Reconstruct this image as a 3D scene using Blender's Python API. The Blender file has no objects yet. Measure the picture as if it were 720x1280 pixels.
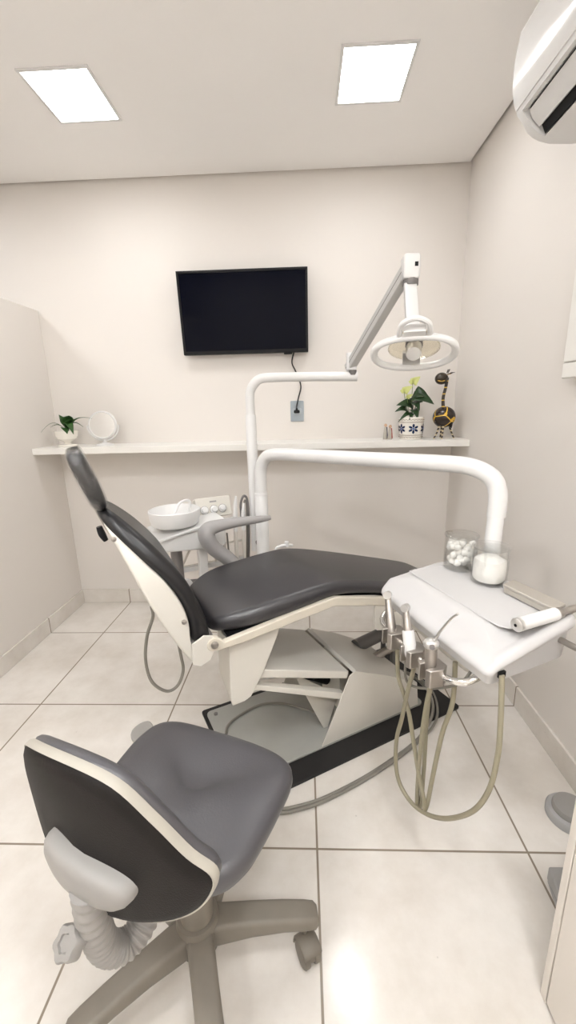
import bpy, bmesh, math, random
from mathutils import Vector, Matrix
random.seed(7)
S = bpy.context.scene
COL = S.collection
PI = math.pi
V = Vector

# ------------------------------------------------------------------ room measures (metres)
XL, XR, YB, ZC = -1.50, 0.885, 2.528, 2.4355     # partition face, right wall, back wall, ceiling
XFAR, YF = -3.1, -1.7                            # the room carries on past the partition and behind
TILE, GX, GY = 0.6, -0.5763, 0.9302              # floor tile pitch and one crossing of the joints

# ------------------------------------------------------------------ material helpers
def mat(name, col, rough=0.5, metal=0.0, spec=0.5, coat=0.0, noise=0.0, nscale=8.0, bump=0.0, bscale=200.0,
        emit=None, estr=0.0, trans=0.0, ior=1.45, alpha=1.0, sheen=0.0):
    m = bpy.data.materials.new(name); m.use_nodes = True
    nt = m.node_tree; b = nt.nodes['Principled BSDF']
    b.inputs['Base Color'].default_value = (*col, 1)
    b.inputs['Roughness'].default_value = rough
    b.inputs['Metallic'].default_value = metal
    b.inputs['Specular IOR Level'].default_value = spec
    b.inputs['Coat Weight'].default_value = coat
    b.inputs['Coat Roughness'].default_value = 0.15
    b.inputs['Transmission Weight'].default_value = trans
    b.inputs['IOR'].default_value = ior
    b.inputs['Alpha'].default_value = alpha
    b.inputs['Sheen Weight'].default_value = sheen
    tc = nt.nodes.new('ShaderNodeTexCoord')
    if noise > 0:
        n = nt.nodes.new('ShaderNodeTexNoise'); n.inputs['Scale'].default_value = nscale
        n.inputs['Detail'].default_value = 5
        nt.links.new(tc.outputs['Object'], n.inputs['Vector'])
        mx = nt.nodes.new('ShaderNodeMix'); mx.data_type = 'RGBA'
        mx.inputs['A'].default_value = (*[c * (1 - noise) for c in col], 1)
        mx.inputs['B'].default_value = (*[min(1, c * (1 + noise)) for c in col], 1)
        nt.links.new(n.outputs['Fac'], mx.inputs['Factor'])
        nt.links.new(mx.outputs['Result'], b.inputs['Base Color'])
    if bump > 0:
        n2 = nt.nodes.new('ShaderNodeTexNoise'); n2.inputs['Scale'].default_value = bscale
        n2.inputs['Detail'].default_value = 3
        nt.links.new(tc.outputs['Object'], n2.inputs['Vector'])
        bp = nt.nodes.new('ShaderNodeBump'); bp.inputs['Strength'].default_value = bump
        bp.inputs['Distance'].default_value = 0.002
        nt.links.new(n2.outputs['Fac'], bp.inputs['Height'])
        nt.links.new(bp.outputs['Normal'], b.inputs['Normal'])
    if emit:
        b.inputs['Emission Color'].default_value = (*emit, 1)
        b.inputs['Emission Strength'].default_value = estr
    return m

def thin_clear(name, tint=(1, 1, 1), refl=0.5, rough=0.04, bump=0.0, bscale=40, base=0.04):
    m = bpy.data.materials.new(name); m.use_nodes = True
    nt = m.node_tree; nt.nodes.remove(nt.nodes['Principled BSDF']); out = nt.nodes['Material Output']; N = nt.nodes.new; K = nt.links.new
    tr = N('ShaderNodeBsdfTransparent'); tr.inputs['Color'].default_value = (*tint, 1)
    gl = N('ShaderNodeBsdfGlossy'); gl.inputs['Roughness'].default_value = rough
    lw = N('ShaderNodeLayerWeight'); lw.inputs['Blend'].default_value = 0.5
    mr = N('ShaderNodeMapRange'); mr.inputs['From Min'].default_value = 0.0; mr.inputs['To Min'].default_value = base; mr.inputs['To Max'].default_value = base + refl
    pw = N('ShaderNodeMath'); pw.operation = 'POWER'; pw.inputs[1].default_value = 3
    K(lw.outputs['Facing'], pw.inputs[0]); K(pw.outputs[0], mr.inputs['Value'])
    mx = N('ShaderNodeMixShader'); K(mr.outputs['Result'], mx.inputs[0]); K(tr.outputs[0], mx.inputs[1]); K(gl.outputs[0], mx.inputs[2])
    if bump:
        tc = N('ShaderNodeTexCoord'); n = N('ShaderNodeTexNoise'); n.inputs['Scale'].default_value = bscale; n.inputs['Detail'].default_value = 3; n.inputs['Distortion'].default_value = 1.5
        K(tc.outputs['Object'], n.inputs['Vector']); bp = N('ShaderNodeBump'); bp.inputs['Strength'].default_value = bump; bp.inputs['Distance'].default_value = 0.01
        K(n.outputs['Fac'], bp.inputs['Height']); K(bp.outputs['Normal'], gl.inputs['Normal']); K(bp.outputs['Normal'], lw.inputs['Normal'])
    K(mx.outputs[0], out.inputs['Surface'])
    return m

def tile_material():
    m = bpy.data.materials.new('tile'); m.use_nodes = True
    nt = m.node_tree; b = nt.nodes['Principled BSDF']; N = nt.nodes.new; K = nt.links.new
    def math_(op, a, c=None):
        n = N('ShaderNodeMath'); n.operation = op
        for i, x in enumerate((a, c)):
            if x is None: continue
            if isinstance(x, (int, float)): n.inputs[i].default_value = x
            else: K(x, n.inputs[i])
        return n.outputs[0]
    geo = N('ShaderNodeNewGeometry'); sep = N('ShaderNodeSeparateXYZ'); K(geo.outputs['Position'], sep.inputs[0])
    def joint(sock, off):
        t = math_('DIVIDE', math_('SUBTRACT', sock, off), TILE)
        f = math_('ABSOLUTE', math_('SUBTRACT', t, math_('ROUND', t)))
        return math_('MULTIPLY', f, TILE)
    d = math_('MINIMUM', joint(sep.outputs[0], GX), joint(sep.outputs[1], GY))
    g = N('ShaderNodeMapRange'); g.inputs['From Min'].default_value = 0.0024; g.inputs['From Max'].default_value = 0.0036
    K(d, g.inputs['Value'])
    n = N('ShaderNodeTexNoise'); n.inputs['Scale'].default_value = 3.0; n.inputs['Detail'].default_value = 8; n.inputs['Roughness'].default_value = 0.65
    K(geo.outputs['Position'], n.inputs['Vector'])
    r = N('ShaderNodeValToRGB')
    r.color_ramp.elements[0].position = 0.36; r.color_ramp.elements[0].color = (0.62, 0.58, 0.53, 1)
    r.color_ramp.elements[1].position = 0.62; r.color_ramp.elements[1].color = (0.735, 0.705, 0.665, 1)
    K(n.outputs['Fac'], r.inputs['Fac'])
    sp = N('ShaderNodeTexVoronoi'); sp.inputs['Scale'].default_value = 9.0; K(geo.outputs['Position'], sp.inputs['Vector'])
    spr = N('ShaderNodeMapRange'); spr.inputs['From Min'].default_value = 0.018; spr.inputs['From Max'].default_value = 0.03
    spr.inputs['To Min'].default_value = 0.80
    K(sp.outputs['Distance'], spr.inputs['Value'])
    mul = N('ShaderNodeMix'); mul.data_type = 'RGBA'; mul.blend_type = 'MULTIPLY'; mul.inputs['Factor'].default_value = 1
    K(r.outputs['Color'], mul.inputs['A']); K(spr.outputs['Result'], mul.inputs['B'])
    mx = N('ShaderNodeMix'); mx.data_type = 'RGBA'; mx.inputs['A'].default_value = (0.25, 0.21, 0.165, 1)
    K(mul.outputs['Result'], mx.inputs['B']); K(g.outputs['Result'], mx.inputs['Factor'])
    K(mx.outputs['Result'], b.inputs['Base Color'])
    b.inputs['Roughness'].default_value = 0.15
    n2 = N('ShaderNodeTexNoise'); n2.inputs['Scale'].default_value = 130; n2.inputs['Detail'].default_value = 2
    K(geo.outputs['Position'], n2.inputs['Vector'])
    bp = N('ShaderNodeBump'); bp.inputs['Strength'].default_value = 0.16; bp.inputs['Distance'].default_value = 0.002
    hgt = math_('ADD', math_('MULTIPLY', n2.outputs['Fac'], 0.35), g.outputs['Result'])
    K(hgt, bp.inputs['Height']); K(bp.outputs['Normal'], b.inputs['Normal'])
    return m

def gourd_material():
    m = bpy.data.materials.new('painted_gourd'); m.use_nodes = True
    nt = m.node_tree; b = nt.nodes['Principled BSDF']; N = nt.nodes.new; K = nt.links.new
    tc = N('ShaderNodeTexCoord'); v = N('ShaderNodeTexVoronoi'); v.feature = 'DISTANCE_TO_EDGE'; v.inputs['Scale'].default_value = 17
    K(tc.outputs['Object'], v.inputs['Vector'])
    r = N('ShaderNodeValToRGB'); r.color_ramp.interpolation = 'CONSTANT'
    r.color_ramp.elements[0].color = (0.75, 0.46, 0.05, 1)
    r.color_ramp.elements[1].position = 0.042; r.color_ramp.elements[1].color = (0.028, 0.018, 0.014, 1)
    K(v.outputs['Distance'], r.inputs['Fac']); K(r.outputs['Color'], b.inputs['Base Color'])
    b.inputs['Roughness'].default_value = 0.25
    return m

def band_material(name, a, c, scale, thr=0.5):
    m = bpy.data.materials.new(name); m.use_nodes = True
    nt = m.node_tree; b = nt.nodes['Principled BSDF']; N = nt.nodes.new; K = nt.links.new
    g = N('ShaderNodeNewGeometry'); s = N('ShaderNodeSeparateXYZ'); K(g.outputs['Position'], s.inputs[0])
    mu = N('ShaderNodeMath'); mu.operation = 'MULTIPLY'; mu.inputs[1].default_value = scale; K(s.outputs[2], mu.inputs[0])
    fr = N('ShaderNodeMath'); fr.operation = 'FRACT'; K(mu.outputs[0], fr.inputs[0])
    gt = N('ShaderNodeMath'); gt.operation = 'GREATER_THAN'; gt.inputs[1].default_value = thr; K(fr.outputs[0], gt.inputs[0])
    mx = N('ShaderNodeMix'); mx.data_type = 'RGBA'; mx.inputs['A'].default_value = (*a, 1); mx.inputs['B'].default_value = (*c, 1)
    K(gt.outputs[0], mx.inputs['Factor']); K(mx.outputs['Result'], b.inputs['Base Color'])
    b.inputs['Roughness'].default_value = 0.35
    return m

M = dict(
    led_fill=mat('led_diffuser_fill', (0.9, 0.9, 0.9), 0.5, emit=(0.982, 0.988, 0.993), estr=36.0),  # emission of the unseen panels added as fill
    led3=mat('led_diffuser_mid', (0.9, 0.9, 0.9), 0.5, emit=(0.982, 0.988, 0.993), estr=19.0),
    wall=mat('wall_paint', (0.70, 0.665, 0.628), 0.75, noise=0.02, nscale=1.5, bump=0.05, bscale=60),
    ceil=mat('ceiling_paint', (0.87, 0.858, 0.845), 0.85, noise=0.01, nscale=2),
    tile=tile_material(),
    white=mat('white_enamel', (0.68, 0.678, 0.672), 0.28, coat=0.2),
    plastic=mat('white_plastic', (0.69, 0.687, 0.68), 0.38),
    tray=mat('tray_plastic', (0.53, 0.522, 0.52), 0.42),
    acwhite=mat('glossy_white_plastic', (0.70, 0.697, 0.69), 0.16, spec=0.35),
    armgrey=mat('light_grey_enamel', (0.50, 0.495, 0.485), 0.35),
    shelf=mat('shelf_white', (0.76, 0.745, 0.71), 0.45),
    cream=mat('cream_enamel', (0.64, 0.615, 0.56), 0.35, noise=0.03, nscale=20),
    tan=mat('tan_edge', (0.62, 0.575, 0.49), 0.4, noise=0.04, nscale=25),
    plate=mat('grey_enamel', (0.34, 0.34, 0.315), 0.4, noise=0.12, nscale=9),
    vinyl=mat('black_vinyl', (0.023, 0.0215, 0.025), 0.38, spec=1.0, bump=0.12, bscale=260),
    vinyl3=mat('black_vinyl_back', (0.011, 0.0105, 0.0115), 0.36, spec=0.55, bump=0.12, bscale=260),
    vinyl2=mat('black_stool_vinyl', (0.058, 0.056, 0.063), 0.42, spec=1.0, bump=0.15, bscale=240),
    shell=mat('black_textured_shell', (0.010, 0.008, 0.0072), 0.6, spec=0.25, bump=0.3, bscale=420),
    rubber=mat('black_rubber', (0.014, 0.013, 0.013), 0.65, noise=0.2, nscale=30),
    black=mat('black_plastic', (0.008, 0.008, 0.009), 0.4, spec=.25),
    screen=mat('tv_screen', (0.001, 0.0015, 0.006), 0.05, spec=0.12),
    greyp=mat('grey_plastic', (0.275, 0.263, 0.25), 0.45, noise=0.06, nscale=18),
    greyarm=mat('grey_arm_pad', (0.31, 0.30, 0.295), 0.38),
    greydk=mat('grey_dark', (0.16, 0.15, 0.145), 0.45),
    rim=mat('cream_rim', (0.40, 0.375, 0.325), 0.38, noise=0.08, nscale=25),
    base=mat('grey_star_base', (0.185, 0.165, 0.137), 0.5, noise=0.16, nscale=22),
    metal=mat('satin_steel', (0.47, 0.44, 0.41), 0.36, metal=1.0),
    chrome=mat('chrome', (0.80, 0.79, 0.77), 0.12, metal=1.0),
    alu=mat('brushed_alu', (0.66, 0.65, 0.63), 0.35, metal=0.85),
    hose=mat('olive_hose', (0.27, 0.245, 0.175), 0.45, noise=0.10, nscale=40),
    hose2=mat('grey_hose', (0.21, 0.197, 0.172), 0.45, noise=0.08, nscale=40),
    hosewh=mat('pale_hose', (0.66, 0.63, 0.58), 0.4),
    glass=thin_clear('clear_glass', (.985, .988, .985), .6, .03, base=.08),
    film=thin_clear('clear_film', (.985, .985, .985), .55, .05, bump=1.0, bscale=26, base=.07),
    cotton=mat('cotton', (0.86, 0.845, 0.815), 1.0, sheen=0.3, bump=0.8, bscale=60),
    yellowglass=thin_clear('reflector_glass', (.97, .945, .87), .5, .12, base=.10),
    mirror=mat('mirror', (0.78, 0.78, 0.77), 0.02, metal=1.0),
    leaf=mat('dark_leaf', (0.028, 0.085, 0.018), 0.35, noise=0.3, nscale=30),
    leaf2=mat('green_leaf', (0.018, 0.046, 0.014), 0.32, noise=0.5, nscale=30),
    spathe=mat('lime_bract', (0.55, 0.58, 0.22), 0.4, noise=0.1, nscale=30),
    stem=mat('stem', (0.16, 0.22, 0.07), 0.5),
    soil=mat('soil', (0.05, 0.035, 0.025), 0.9, bump=1, bscale=90),
    ceramic=mat('white_ceramic', (0.80, 0.77, 0.71), 0.2, coat=0.4),
    blue=mat('blue_glaze', (0.012, 0.028, 0.085), 0.2, coat=0.4),
    bluelt=mat('light_blue_glaze', (0.10, 0.18, 0.40), 0.2, coat=0.4),
    brownline=mat('brown_glaze', (0.16, 0.10, 0.06), 0.3),
    gourd=gourd_material(), gourdhead=mat('dark_gourd', (0.035, 0.026, 0.018), 0.2, noise=.4, nscale=30),
    neck=band_material('giraffe_bands', (0.03, 0.02, 0.015), (0.72, 0.44, 0.06), 30, 0.84),
    legs=band_material('leg_bands', (0.03, 0.02, 0.015), (0.66, 0.55, 0.35), 48, 0.62),
    redcloth=mat('red_cloth', (0.35, 0.06, 0.05), 0.7), bluecloth=mat('dark_cloth', (0.06, 0.06, 0.10), 0.7),
    skin=mat('painted_face', (0.55, 0.36, 0.24), 0.6),
    outlet=mat('outlet_grey', (0.33, 0.37, 0.40), 0.35), outlet2=mat('outlet_grey_insert', (0.42, 0.46, 0.48), 0.4),
    led=mat('led_diffuser', (0.9, 0.9, 0.9), 0.5, emit=(0.982, 0.988, 0.993), estr=12.0),
    melamine=mat('cabinet_melamine', (0.70, 0.655, 0.60), 0.45),
    seam=mat('dark_gap', (0.10, 0.09, 0.08), 0.8),
    steelbox=mat('matte_steel_box', (0.52, 0.49, 0.44), 0.38, metal=0.6),
    pedal=mat('grey_pedal', (0.34, 0.335, 0.33), 0.5),
    cable=mat('black_cable', (0.02, 0.02, 0.02), 0.5),
)

# ------------------------------------------------------------------ mesh builder
def cr(pts, k=8, closed=False):
    """Catmull-Rom through pts (tuples of any length)."""
    P = [tuple(p) for p in pts]; n = len(P); out = []
    rng = n if closed else n - 1
    for i in range(rng):
        if closed: a, b, c, d = P[(i-1) % n], P[i], P[(i+1) % n], P[(i+2) % n]
        else: a, b, c, d = P[max(i-1, 0)], P[i], P[i+1], P[min(i+2, n-1)]
        for j in range(k):
            t = j / k
            out.append(tuple(0.5*((2*q) + (r-p)*t + (2*p-5*q+4*r-s)*t*t + (3*q-p-3*r+s)*t**3) for p, q, r, s in zip(a, b, c, d)))
    if not closed: out.append(P[-1])
    return out

def rrect(a, b, r, n=5, ca=0.0, cb=0.0):
    """rounded rectangle loop, half sizes a,b about (ca,cb)."""
    r = min(r, a*0.999, b*0.999); o = []
    for cx, cy, s in ((a-r, b-r, 0), (-a+r, b-r, PI/2), (-a+r, -b+r, PI), (a-r, -b+r, 1.5*PI)):
        for i in range(n+1):
            t = s + PI/2*i/n
            o.append((ca+cx+r*math.cos(t), cb+cy+r*math.sin(t)))
    return o

class MB:
    def __init__(s): s.v = []; s.f = []; s.mi = []; s.cur = 0
    def face(s, idx): s.f.append(list(idx)); s.mi.append(s.cur)
    def loft(s, rings, cap0=True, cap1=True, closed=False, loop=True):
        n = len(rings[0]); b = len(s.v)
        for r in rings: s.v += [V(p) for p in r]
        R = len(rings)
        for i in range(R if closed else R-1):
            i2 = (i+1) % R
            for j in range(n if loop else n-1):
                j2 = (j+1) % n
                s.face((b+i*n+j, b+i*n+j2, b+i2*n+j2, b+i2*n+j))
        if not closed and loop:
            if cap0: s.face([b+j for j in range(n)][::-1])
            if cap1: s.face([b+(R-1)*n+j for j in range(n)])
        return s
    def tube(s, pts, r, n=12, k=8, flat=1.0, up=None, smooth=True, cap=True):
        rs = r if isinstance(r, (list, tuple)) else [r]*len(pts)
        q = [(*p, x) for p, x in zip(pts, rs)]
        if smooth and len(q) > 2: q = cr(q, k)
        P = [V(p[:3]) for p in q]; R = [p[3] for p in q]
        rings = []; prev = None
        for i, p in enumerate(P):
            t = (P[min(i+1, len(P)-1)] - P[max(i-1, 0)]).normalized()
            if prev is None:
                a = V(up) if up else (V((0, 0, 1)) if abs(t.z) < 0.9 else V((0, 1, 0)))
                nrm = (a - t*a.dot(t)).normalized()
            else:
                nrm = (prev - t*prev.dot(t)).normalized()
            prev = nrm; bn = t.cross(nrm)
            rings.append([p + nrm*(R[i]*math.cos(2*PI*j/n)) + bn*(R[i]*flat*math.sin(2*PI*j/n)) for j in range(n)])
        return s.loft(rings, cap, cap)
    def lathe(s, prof, c=(0, 0, 0), axis=(0, 0, 1), n=32, sx=1.0):
        """prof of (radius, height) along axis from c."""
        ax = V(axis).normalized(); a = V((1, 0, 0)) if abs(ax.x) < 0.9 else V((0, 1, 0))
        u = (a - ax*a.dot(ax)).normalized(); w = ax.cross(u); c = V(c)
        rings = [[c + ax*h + u*(max(r, 1e-5)*sx*math.cos(2*PI*j/n)) + w*(max(r, 1e-5)*math.sin(2*PI*j/n)) for j in range(n)] for r, h in prof]
        return s.loft(rings, prof[0][0] > 1e-4, prof[-1][0] > 1e-4)
    def cyl(s, a, b, r, r2=None, n=20):
        a, b = V(a), V(b)
        return s.lathe([(r, 0), (r if r2 is None else r2, (b-a).length)], a, b-a, n)
    def box(s, lo, hi):
        x0, y0, z0 = lo; x1, y1, z1 = hi
        return s.loft([[(x0, y0, z0), (x1, y0, z0), (x1, y1, z0), (x0, y1, z0)], [(x0, y0, z1), (x1, y0, z1), (x1, y1, z1), (x0, y1, z1)]])
    def prism(s, poly, f, a, b):
        """extrude polygon of 2D points between parameter a and b through f(x, y, t)."""
        return s.loft([[f(x, y, a) for x, y in poly], [f(x, y, b) for x, y in poly]])
    def ball(s, c, r, n=20, m=12, sc=(1, 1, 1), rot=None):
        c = V(c); rings = []
        for i in range(m+1):
            t = PI*i/m; ring = []
            for j in range(n):
                p = V((r*sc[0]*max(math.sin(t), 1e-4)*math.cos(2*PI*j/n), r*sc[1]*max(math.sin(t), 1e-4)*math.sin(2*PI*j/n), -r*sc[2]*math.cos(t)))
                if rot: p = rot @ p
                ring.append(c+p)
            rings.append(ring)
        return s.loft(rings, True, True)
    def build(s, name, m, parent=None, bevel=0.0, seg=2, sub=0, angle=35, solid=0.0, flat=False, origin=None):
        me = bpy.data.meshes.new(name)
        off = V(parent['_w']) if parent is not None else V(origin or (0, 0, 0))
        me.from_pydata([p-off for p in s.v], [], s.f)
        ms = m if isinstance(m, (list, tuple)) else [m]
        for x in ms: me.materials.append(x)
        for p, i in zip(me.polygons, s.mi): p.material_index = i
        bm = bmesh.new(); bm.from_mesh(me); bmesh.ops.remove_doubles(bm, verts=bm.verts, dist=1e-6)
        bmesh.ops.recalc_face_normals(bm, faces=bm.faces); bm.to_mesh(me); bm.free()
        if not flat:
            for p in me.polygons: p.use_smooth = True
            if not sub: me.set_sharp_from_angle(angle=math.radians(angle))
        o = bpy.data.objects.new(name, me); COL.objects.link(o)
        if parent is not None:
            o.parent = parent; o['_w'] = tuple(off)
            if parent.type == 'MESH': o.location = (0, 0, 0)
        else:
            o.location = off; o['_w'] = tuple(off)
        if solid:
            q = o.modifiers.new('solid', 'SOLIDIFY'); q.thickness = solid; q.offset = 0
        if bevel:
            q = o.modifiers.new('bevel', 'BEVEL'); q.width = bevel; q.segments = seg; q.limit_method = 'ANGLE'; q.angle_limit = math.radians(40)
            q.harden_normals = False
        if sub:
            q = o.modifiers.new('sub', 'SUBSURF'); q.levels = sub; q.render_levels = sub
        return o

def thing(name, label, cat, loc, group=None):
    o = bpy.data.objects.new(name, None); COL.objects.link(o); o.location = loc; o['_w'] = tuple(loc)
    o.empty_display_size = 0.05
    o['label'] = label; o['category'] = cat
    if group: o['group'] = group
    return o
def tag(o, label, cat, group=None, kind=None):
    o['label'] = label; o['category'] = cat
    if group: o['group'] = group
    if kind: o['kind'] = kind
    return o
def struct(o): o['kind'] = 'structure'; return o

# ------------------------------------------------------------------ the room
struct(MB().box((XFAR, YF, -0.06), (XR, YB, 0)).build('floor', M['tile'], flat=True))
struct(MB().box((XFAR-.1, YB, 0), (XR+.1, YB+.1, 2.62)).build('wall_back', M['wall'], flat=True))
struct(MB().box((XR, YF-.1, 0), (XR+.1, YB, 2.62)).build('wall_right', M['wall'], flat=True))
struct(MB().box((XL-.1, YF, 0), (XL, YB, 1.815)).build('wall_left', M['wall'], bevel=.004))
struct(MB().box((XFAR-.1, YF-.1, 0), (XFAR, YB, 2.62)).build('wall_beyond', M['wall'], flat=True))
struct(MB().box((XFAR, YF-.1, 0), (XR, YF, 2.62)).build('wall_front', M['wall'], flat=True))
# gypsum ceiling stops short of the walls and leaves a dark shadow gap
struct(MB().box((XFAR, YF, ZC), (XR-.014, YB-.014, ZC+.03)).build('ceiling', M['ceil'], flat=True))
struct(MB().box((XFAR-.1, YF-.1, 2.62), (XR+.1, YB+.1, 2.68)).build('leak_cap_1', M['ceil'], flat=True))  # unseen slab added over the gap to stop light leaking in
b_ = MB().box((XL+.011, YB-.011, 0), (XR-.011, YB, .094)); struct(b_.build('baseboard_back', M['tile'], bevel=.002))
b_ = MB().box((XR-.011, YF, 0), (XR, YB-.011, .094)); struct(b_.build('baseboard_right', M['tile'], bevel=.002))
b_ = MB().box((XL, YF, 0), (XL+.011, YB, .094)); struct(b_.build('baseboard_left', M['tile'], bevel=.002))

# recessed square LED panels
def panel(cx, cy, label, group, lit='led', hx=.122, hy=.135):
    t = thing('ceiling_light', label, 'light', (cx, cy, ZC), group)
    m = MB()
    for z0, z1, a, b in ((ZC-.005, ZC, hx+.010, hx-.001),):
        o = [(-a, -a*hy/hx), (a, -a*hy/hx), (a, a*hy/hx), (-a, a*hy/hx)]; i = [(x*b/a, y*b/a) for x, y in o]
        m.loft([[(cx+x, cy+y, z1) for x, y in o], [(cx+x, cy+y, z0) for x, y in o], [(cx+x, cy+y, z0) for x, y in i], [(cx+x, cy+y, z1) for x, y in i]], closed=True)
    m.build('frame', M['plastic'], t, flat=True)
    MB().box((cx-hx+.001, cy-hy+.001, ZC-.0035), (cx+hx-.001, cy+hy-.001, ZC-.0005)).build('diffuser', M[lit], t, flat=True)
    return t
g_ = 'square ceiling panels'
panel(-.872, 1.925, 'square lit ceiling panel above the left side of the television', g_)
panel(.282, 1.90, 'square lit ceiling panel nearer the air conditioner', g_)
for cx, cy, l in ((-.872, .02, 'added square fill panel on the ceiling behind the viewer on the left'), (.282, .02, 'added square fill panel on the ceiling behind the viewer on the right'),  # unseen panels added as fill to even out the brightness
                  (-.872, -.95, 'added square fill panel on the ceiling furthest behind the viewer on the left'), (.282, -.95, 'added square fill panel on the ceiling furthest behind the viewer on the right'),  # further unseen fill panels, added to brighten the surfaces facing the viewer
                  (-2.05, 1.75, 'square lit ceiling panel over the space beyond the partition'), (-2.2, .1, 'square lit ceiling panel beyond the partition, behind the viewer')):
    panel(cx, cy, l, g_, 'led3' if cx < -2 else 'led_fill')

# wall shelf
tag(MB().box((XL, 2.258, 1.023), (XR, YB, 1.0575)).build('wall_shelf', M['shelf'], bevel=.002),
    'long white shelf running along the back wall under the television', 'shelf')

# ------------------------------------------------------------------ television, cable, outlet
t = thing('television', 'black flat screen television mounted on the back wall', 'television', (-.315, YB-.05, 1.755))
def tvp(x, z, d):  # tilted slightly forward at the top
    return V((-.315 + x, YB-.062 - d - (z)*.09, 1.755 + z))
def tvbox(m, x0, x1, z0, z1, d0, d1):
    return m.loft([[tvp(x0, z0, d), tvp(x1, z0, d), tvp(x1, z1, d), tvp(x0, z1, d)] for d in (d0, d1)])
m = MB(); x0, x1, z0, z1 = -.352, .352, -.209, .209
o = [(x0, z0), (x1, z0), (x1, z1), (x0, z1)]; i = [(x0+.012, z0+.018), (x1-.012, z0+.018), (x1-.012, z1-.012), (x0+.012, z1-.012)]
m.loft([[tvp(x, z, -.018) for x, z in o], [tvp(x, z, .012) for x, z in o], [tvp(x, z, .012) for x, z in i], [tvp(x, z, .004) for x, z in i]], True, False)
m.build('casing', M['black'], t, bevel=.002)
m = MB(); tvbox(m, x0+.0115, x1-.0115, z0+.0175, z1-.0115, .002, .0055); m.build('screen', M['screen'], t, flat=True)
m = MB(); tvbox(m, -.2, .2, -.17, .12, -.045, -.017); m.build('back_cover', M['black'], t, bevel=.01)
m = MB(); tvbox(m, .215, .262, z0-.009, z0+.001, -.006, .010); m.build('sensor', M['black'], t, bevel=.002)
m = MB(); m.box((-.42, YB-.03, 1.70), (-.21, YB, 1.85)); m.build('wall_bracket', M['black'], t)
tp_ = [(-.042, YB-.045, 1.552), (-.057, YB-.02, 1.496), (-.039, YB-.012, 1.452), (-.021, YB-.012, 1.412), (-.008, YB-.012, 1.358), (-.023, YB-.016, 1.30), (-.034, YB-.030, 1.251), (-.034, YB-.034, 1.236)]
t = thing('power_cable', 'thin black power cable hanging from the television to the wall outlet', 'cable', (-.034, YB-.034, 1.22))
MB().tube(tp_, .0042, 8).build('cord', M['cable'], t)
m = MB(); m.prism([(x-.034, z) for x, z in rrect(.017, .009, .006)], lambda x, z, d: V((x, YB-d, 1.221+z)), .0125, .040)
m.cyl((-.034, YB-.034, 1.226), (-.034, YB-.034, 1.243), .0085, .005); m.build('plug', M['black'], t, bevel=.002)
t = thing('power_outlet', 'grey rectangular power outlet plate on the back wall', 'outlet', (-.032, YB, 1.223))
m = MB(); m.prism([(x-.032, z+1.223) for x, z in rrect(.039, .0595, .005)], lambda x, z, d: V((x, YB-d, z)), 0, .008); m.build('cover_plate', M['outlet'], t, bevel=.002)
m = MB(); m.prism([(x-.032, z+1.223) for x, z in rrect(.026, .018, .008)], lambda x, z, d: V((x, YB-d, z)), .008, .011); m.build('socket', M['outlet2'], t, bevel=.001)

# ------------------------------------------------------------------ air conditioner on the right wall
t = thing('air_conditioner', 'white split air conditioner high on the right wall', 'air conditioner', (XR, 1.2, 2.15))
prof = cr([(.657, 2.298), (.651, 2.228), (.651, 2.161), (.658, 2.125), (.670, 2.092)], 4) + [(.689, 2.071), (.704, 2.049), (.722, 2.035), (.741, 2.026), (.772, 2.018), (.841, 2.015), (XR, 2.02), (XR, 2.305), (.70, 2.308)]
notch = cr([(.657, 2.298), (.651, 2.228), (.651, 2.161), (.658, 2.125), (.670, 2.092)], 4) + [(.684, 2.0935), (.735, 2.125), (.790, 2.072), (.744, 2.0245), (.772, 2.018), (.841, 2.015), (XR, 2.02), (XR, 2.305), (.70, 2.308)]
fy = lambda x, z, y: V((x, y, z))
Y0, Y1 = .72, 1.55
m = MB(); m.prism(prof, fy, Y1-.028, Y1); m.prism(prof, fy, Y0, Y0+.028); m.prism(notch, fy, Y0+.028, Y1-.028)
m.build('casing', M['plastic'], t, angle=25)
m = MB(); m.prism([(.692, 2.0965), (.735, 2.121), (.786, 2.072), (.7445, 2.030), (.733, 2.052), (.712, 2.074)], fy, Y0+.029, Y1-.029); m.build('outlet_shade', M['black'], t, flat=True)  # black block standing in for the shade inside the outlet slots
# louvre between the two dark slots
lv = [(.6885, 2.0895), (.700, 2.066), (.7225, 2.0455), (.729, 2.050), (.708, 2.070), (.6965, 2.0925)]
m = MB(); m.prism(lv, fy, Y0+.034, Y1-.034); m.build('louver', M['plastic'], t, bevel=.001)
fp = [(x-.0045, z) for x, z in cr([(.660, 2.292), (.651, 2.228), (.651, 2.161), (.658, 2.125), (.6665, 2.104)], 5)]
m = MB(); m.prism(fp + [(x+.010, z) for x, z in fp[::-1]], fy, Y0+.003, Y1-.003); m.build('front_panel', M['acwhite'], t, angle=25)

# flat box on the right wall
t = thing('wall_box', 'white flat box mounted on the right wall below the air conditioner', 'wall box', (XR, 1.25, 1.5))
MB().box((.866, 1.03, 1.335), (XR, 1.455, 1.66)).build('back_box', M['plastic'], t, bevel=.003)
MB().box((.846, 1.0, 1.366), (.866, 1.452, 1.69)).build('cover', M['shelf'], t, bevel=.004)
MB().box((.846, 1.0, 1.317), (.868, 1.452, 1.3635)).build('lower_cover', M['shelf'], t, bevel=.004)

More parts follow.
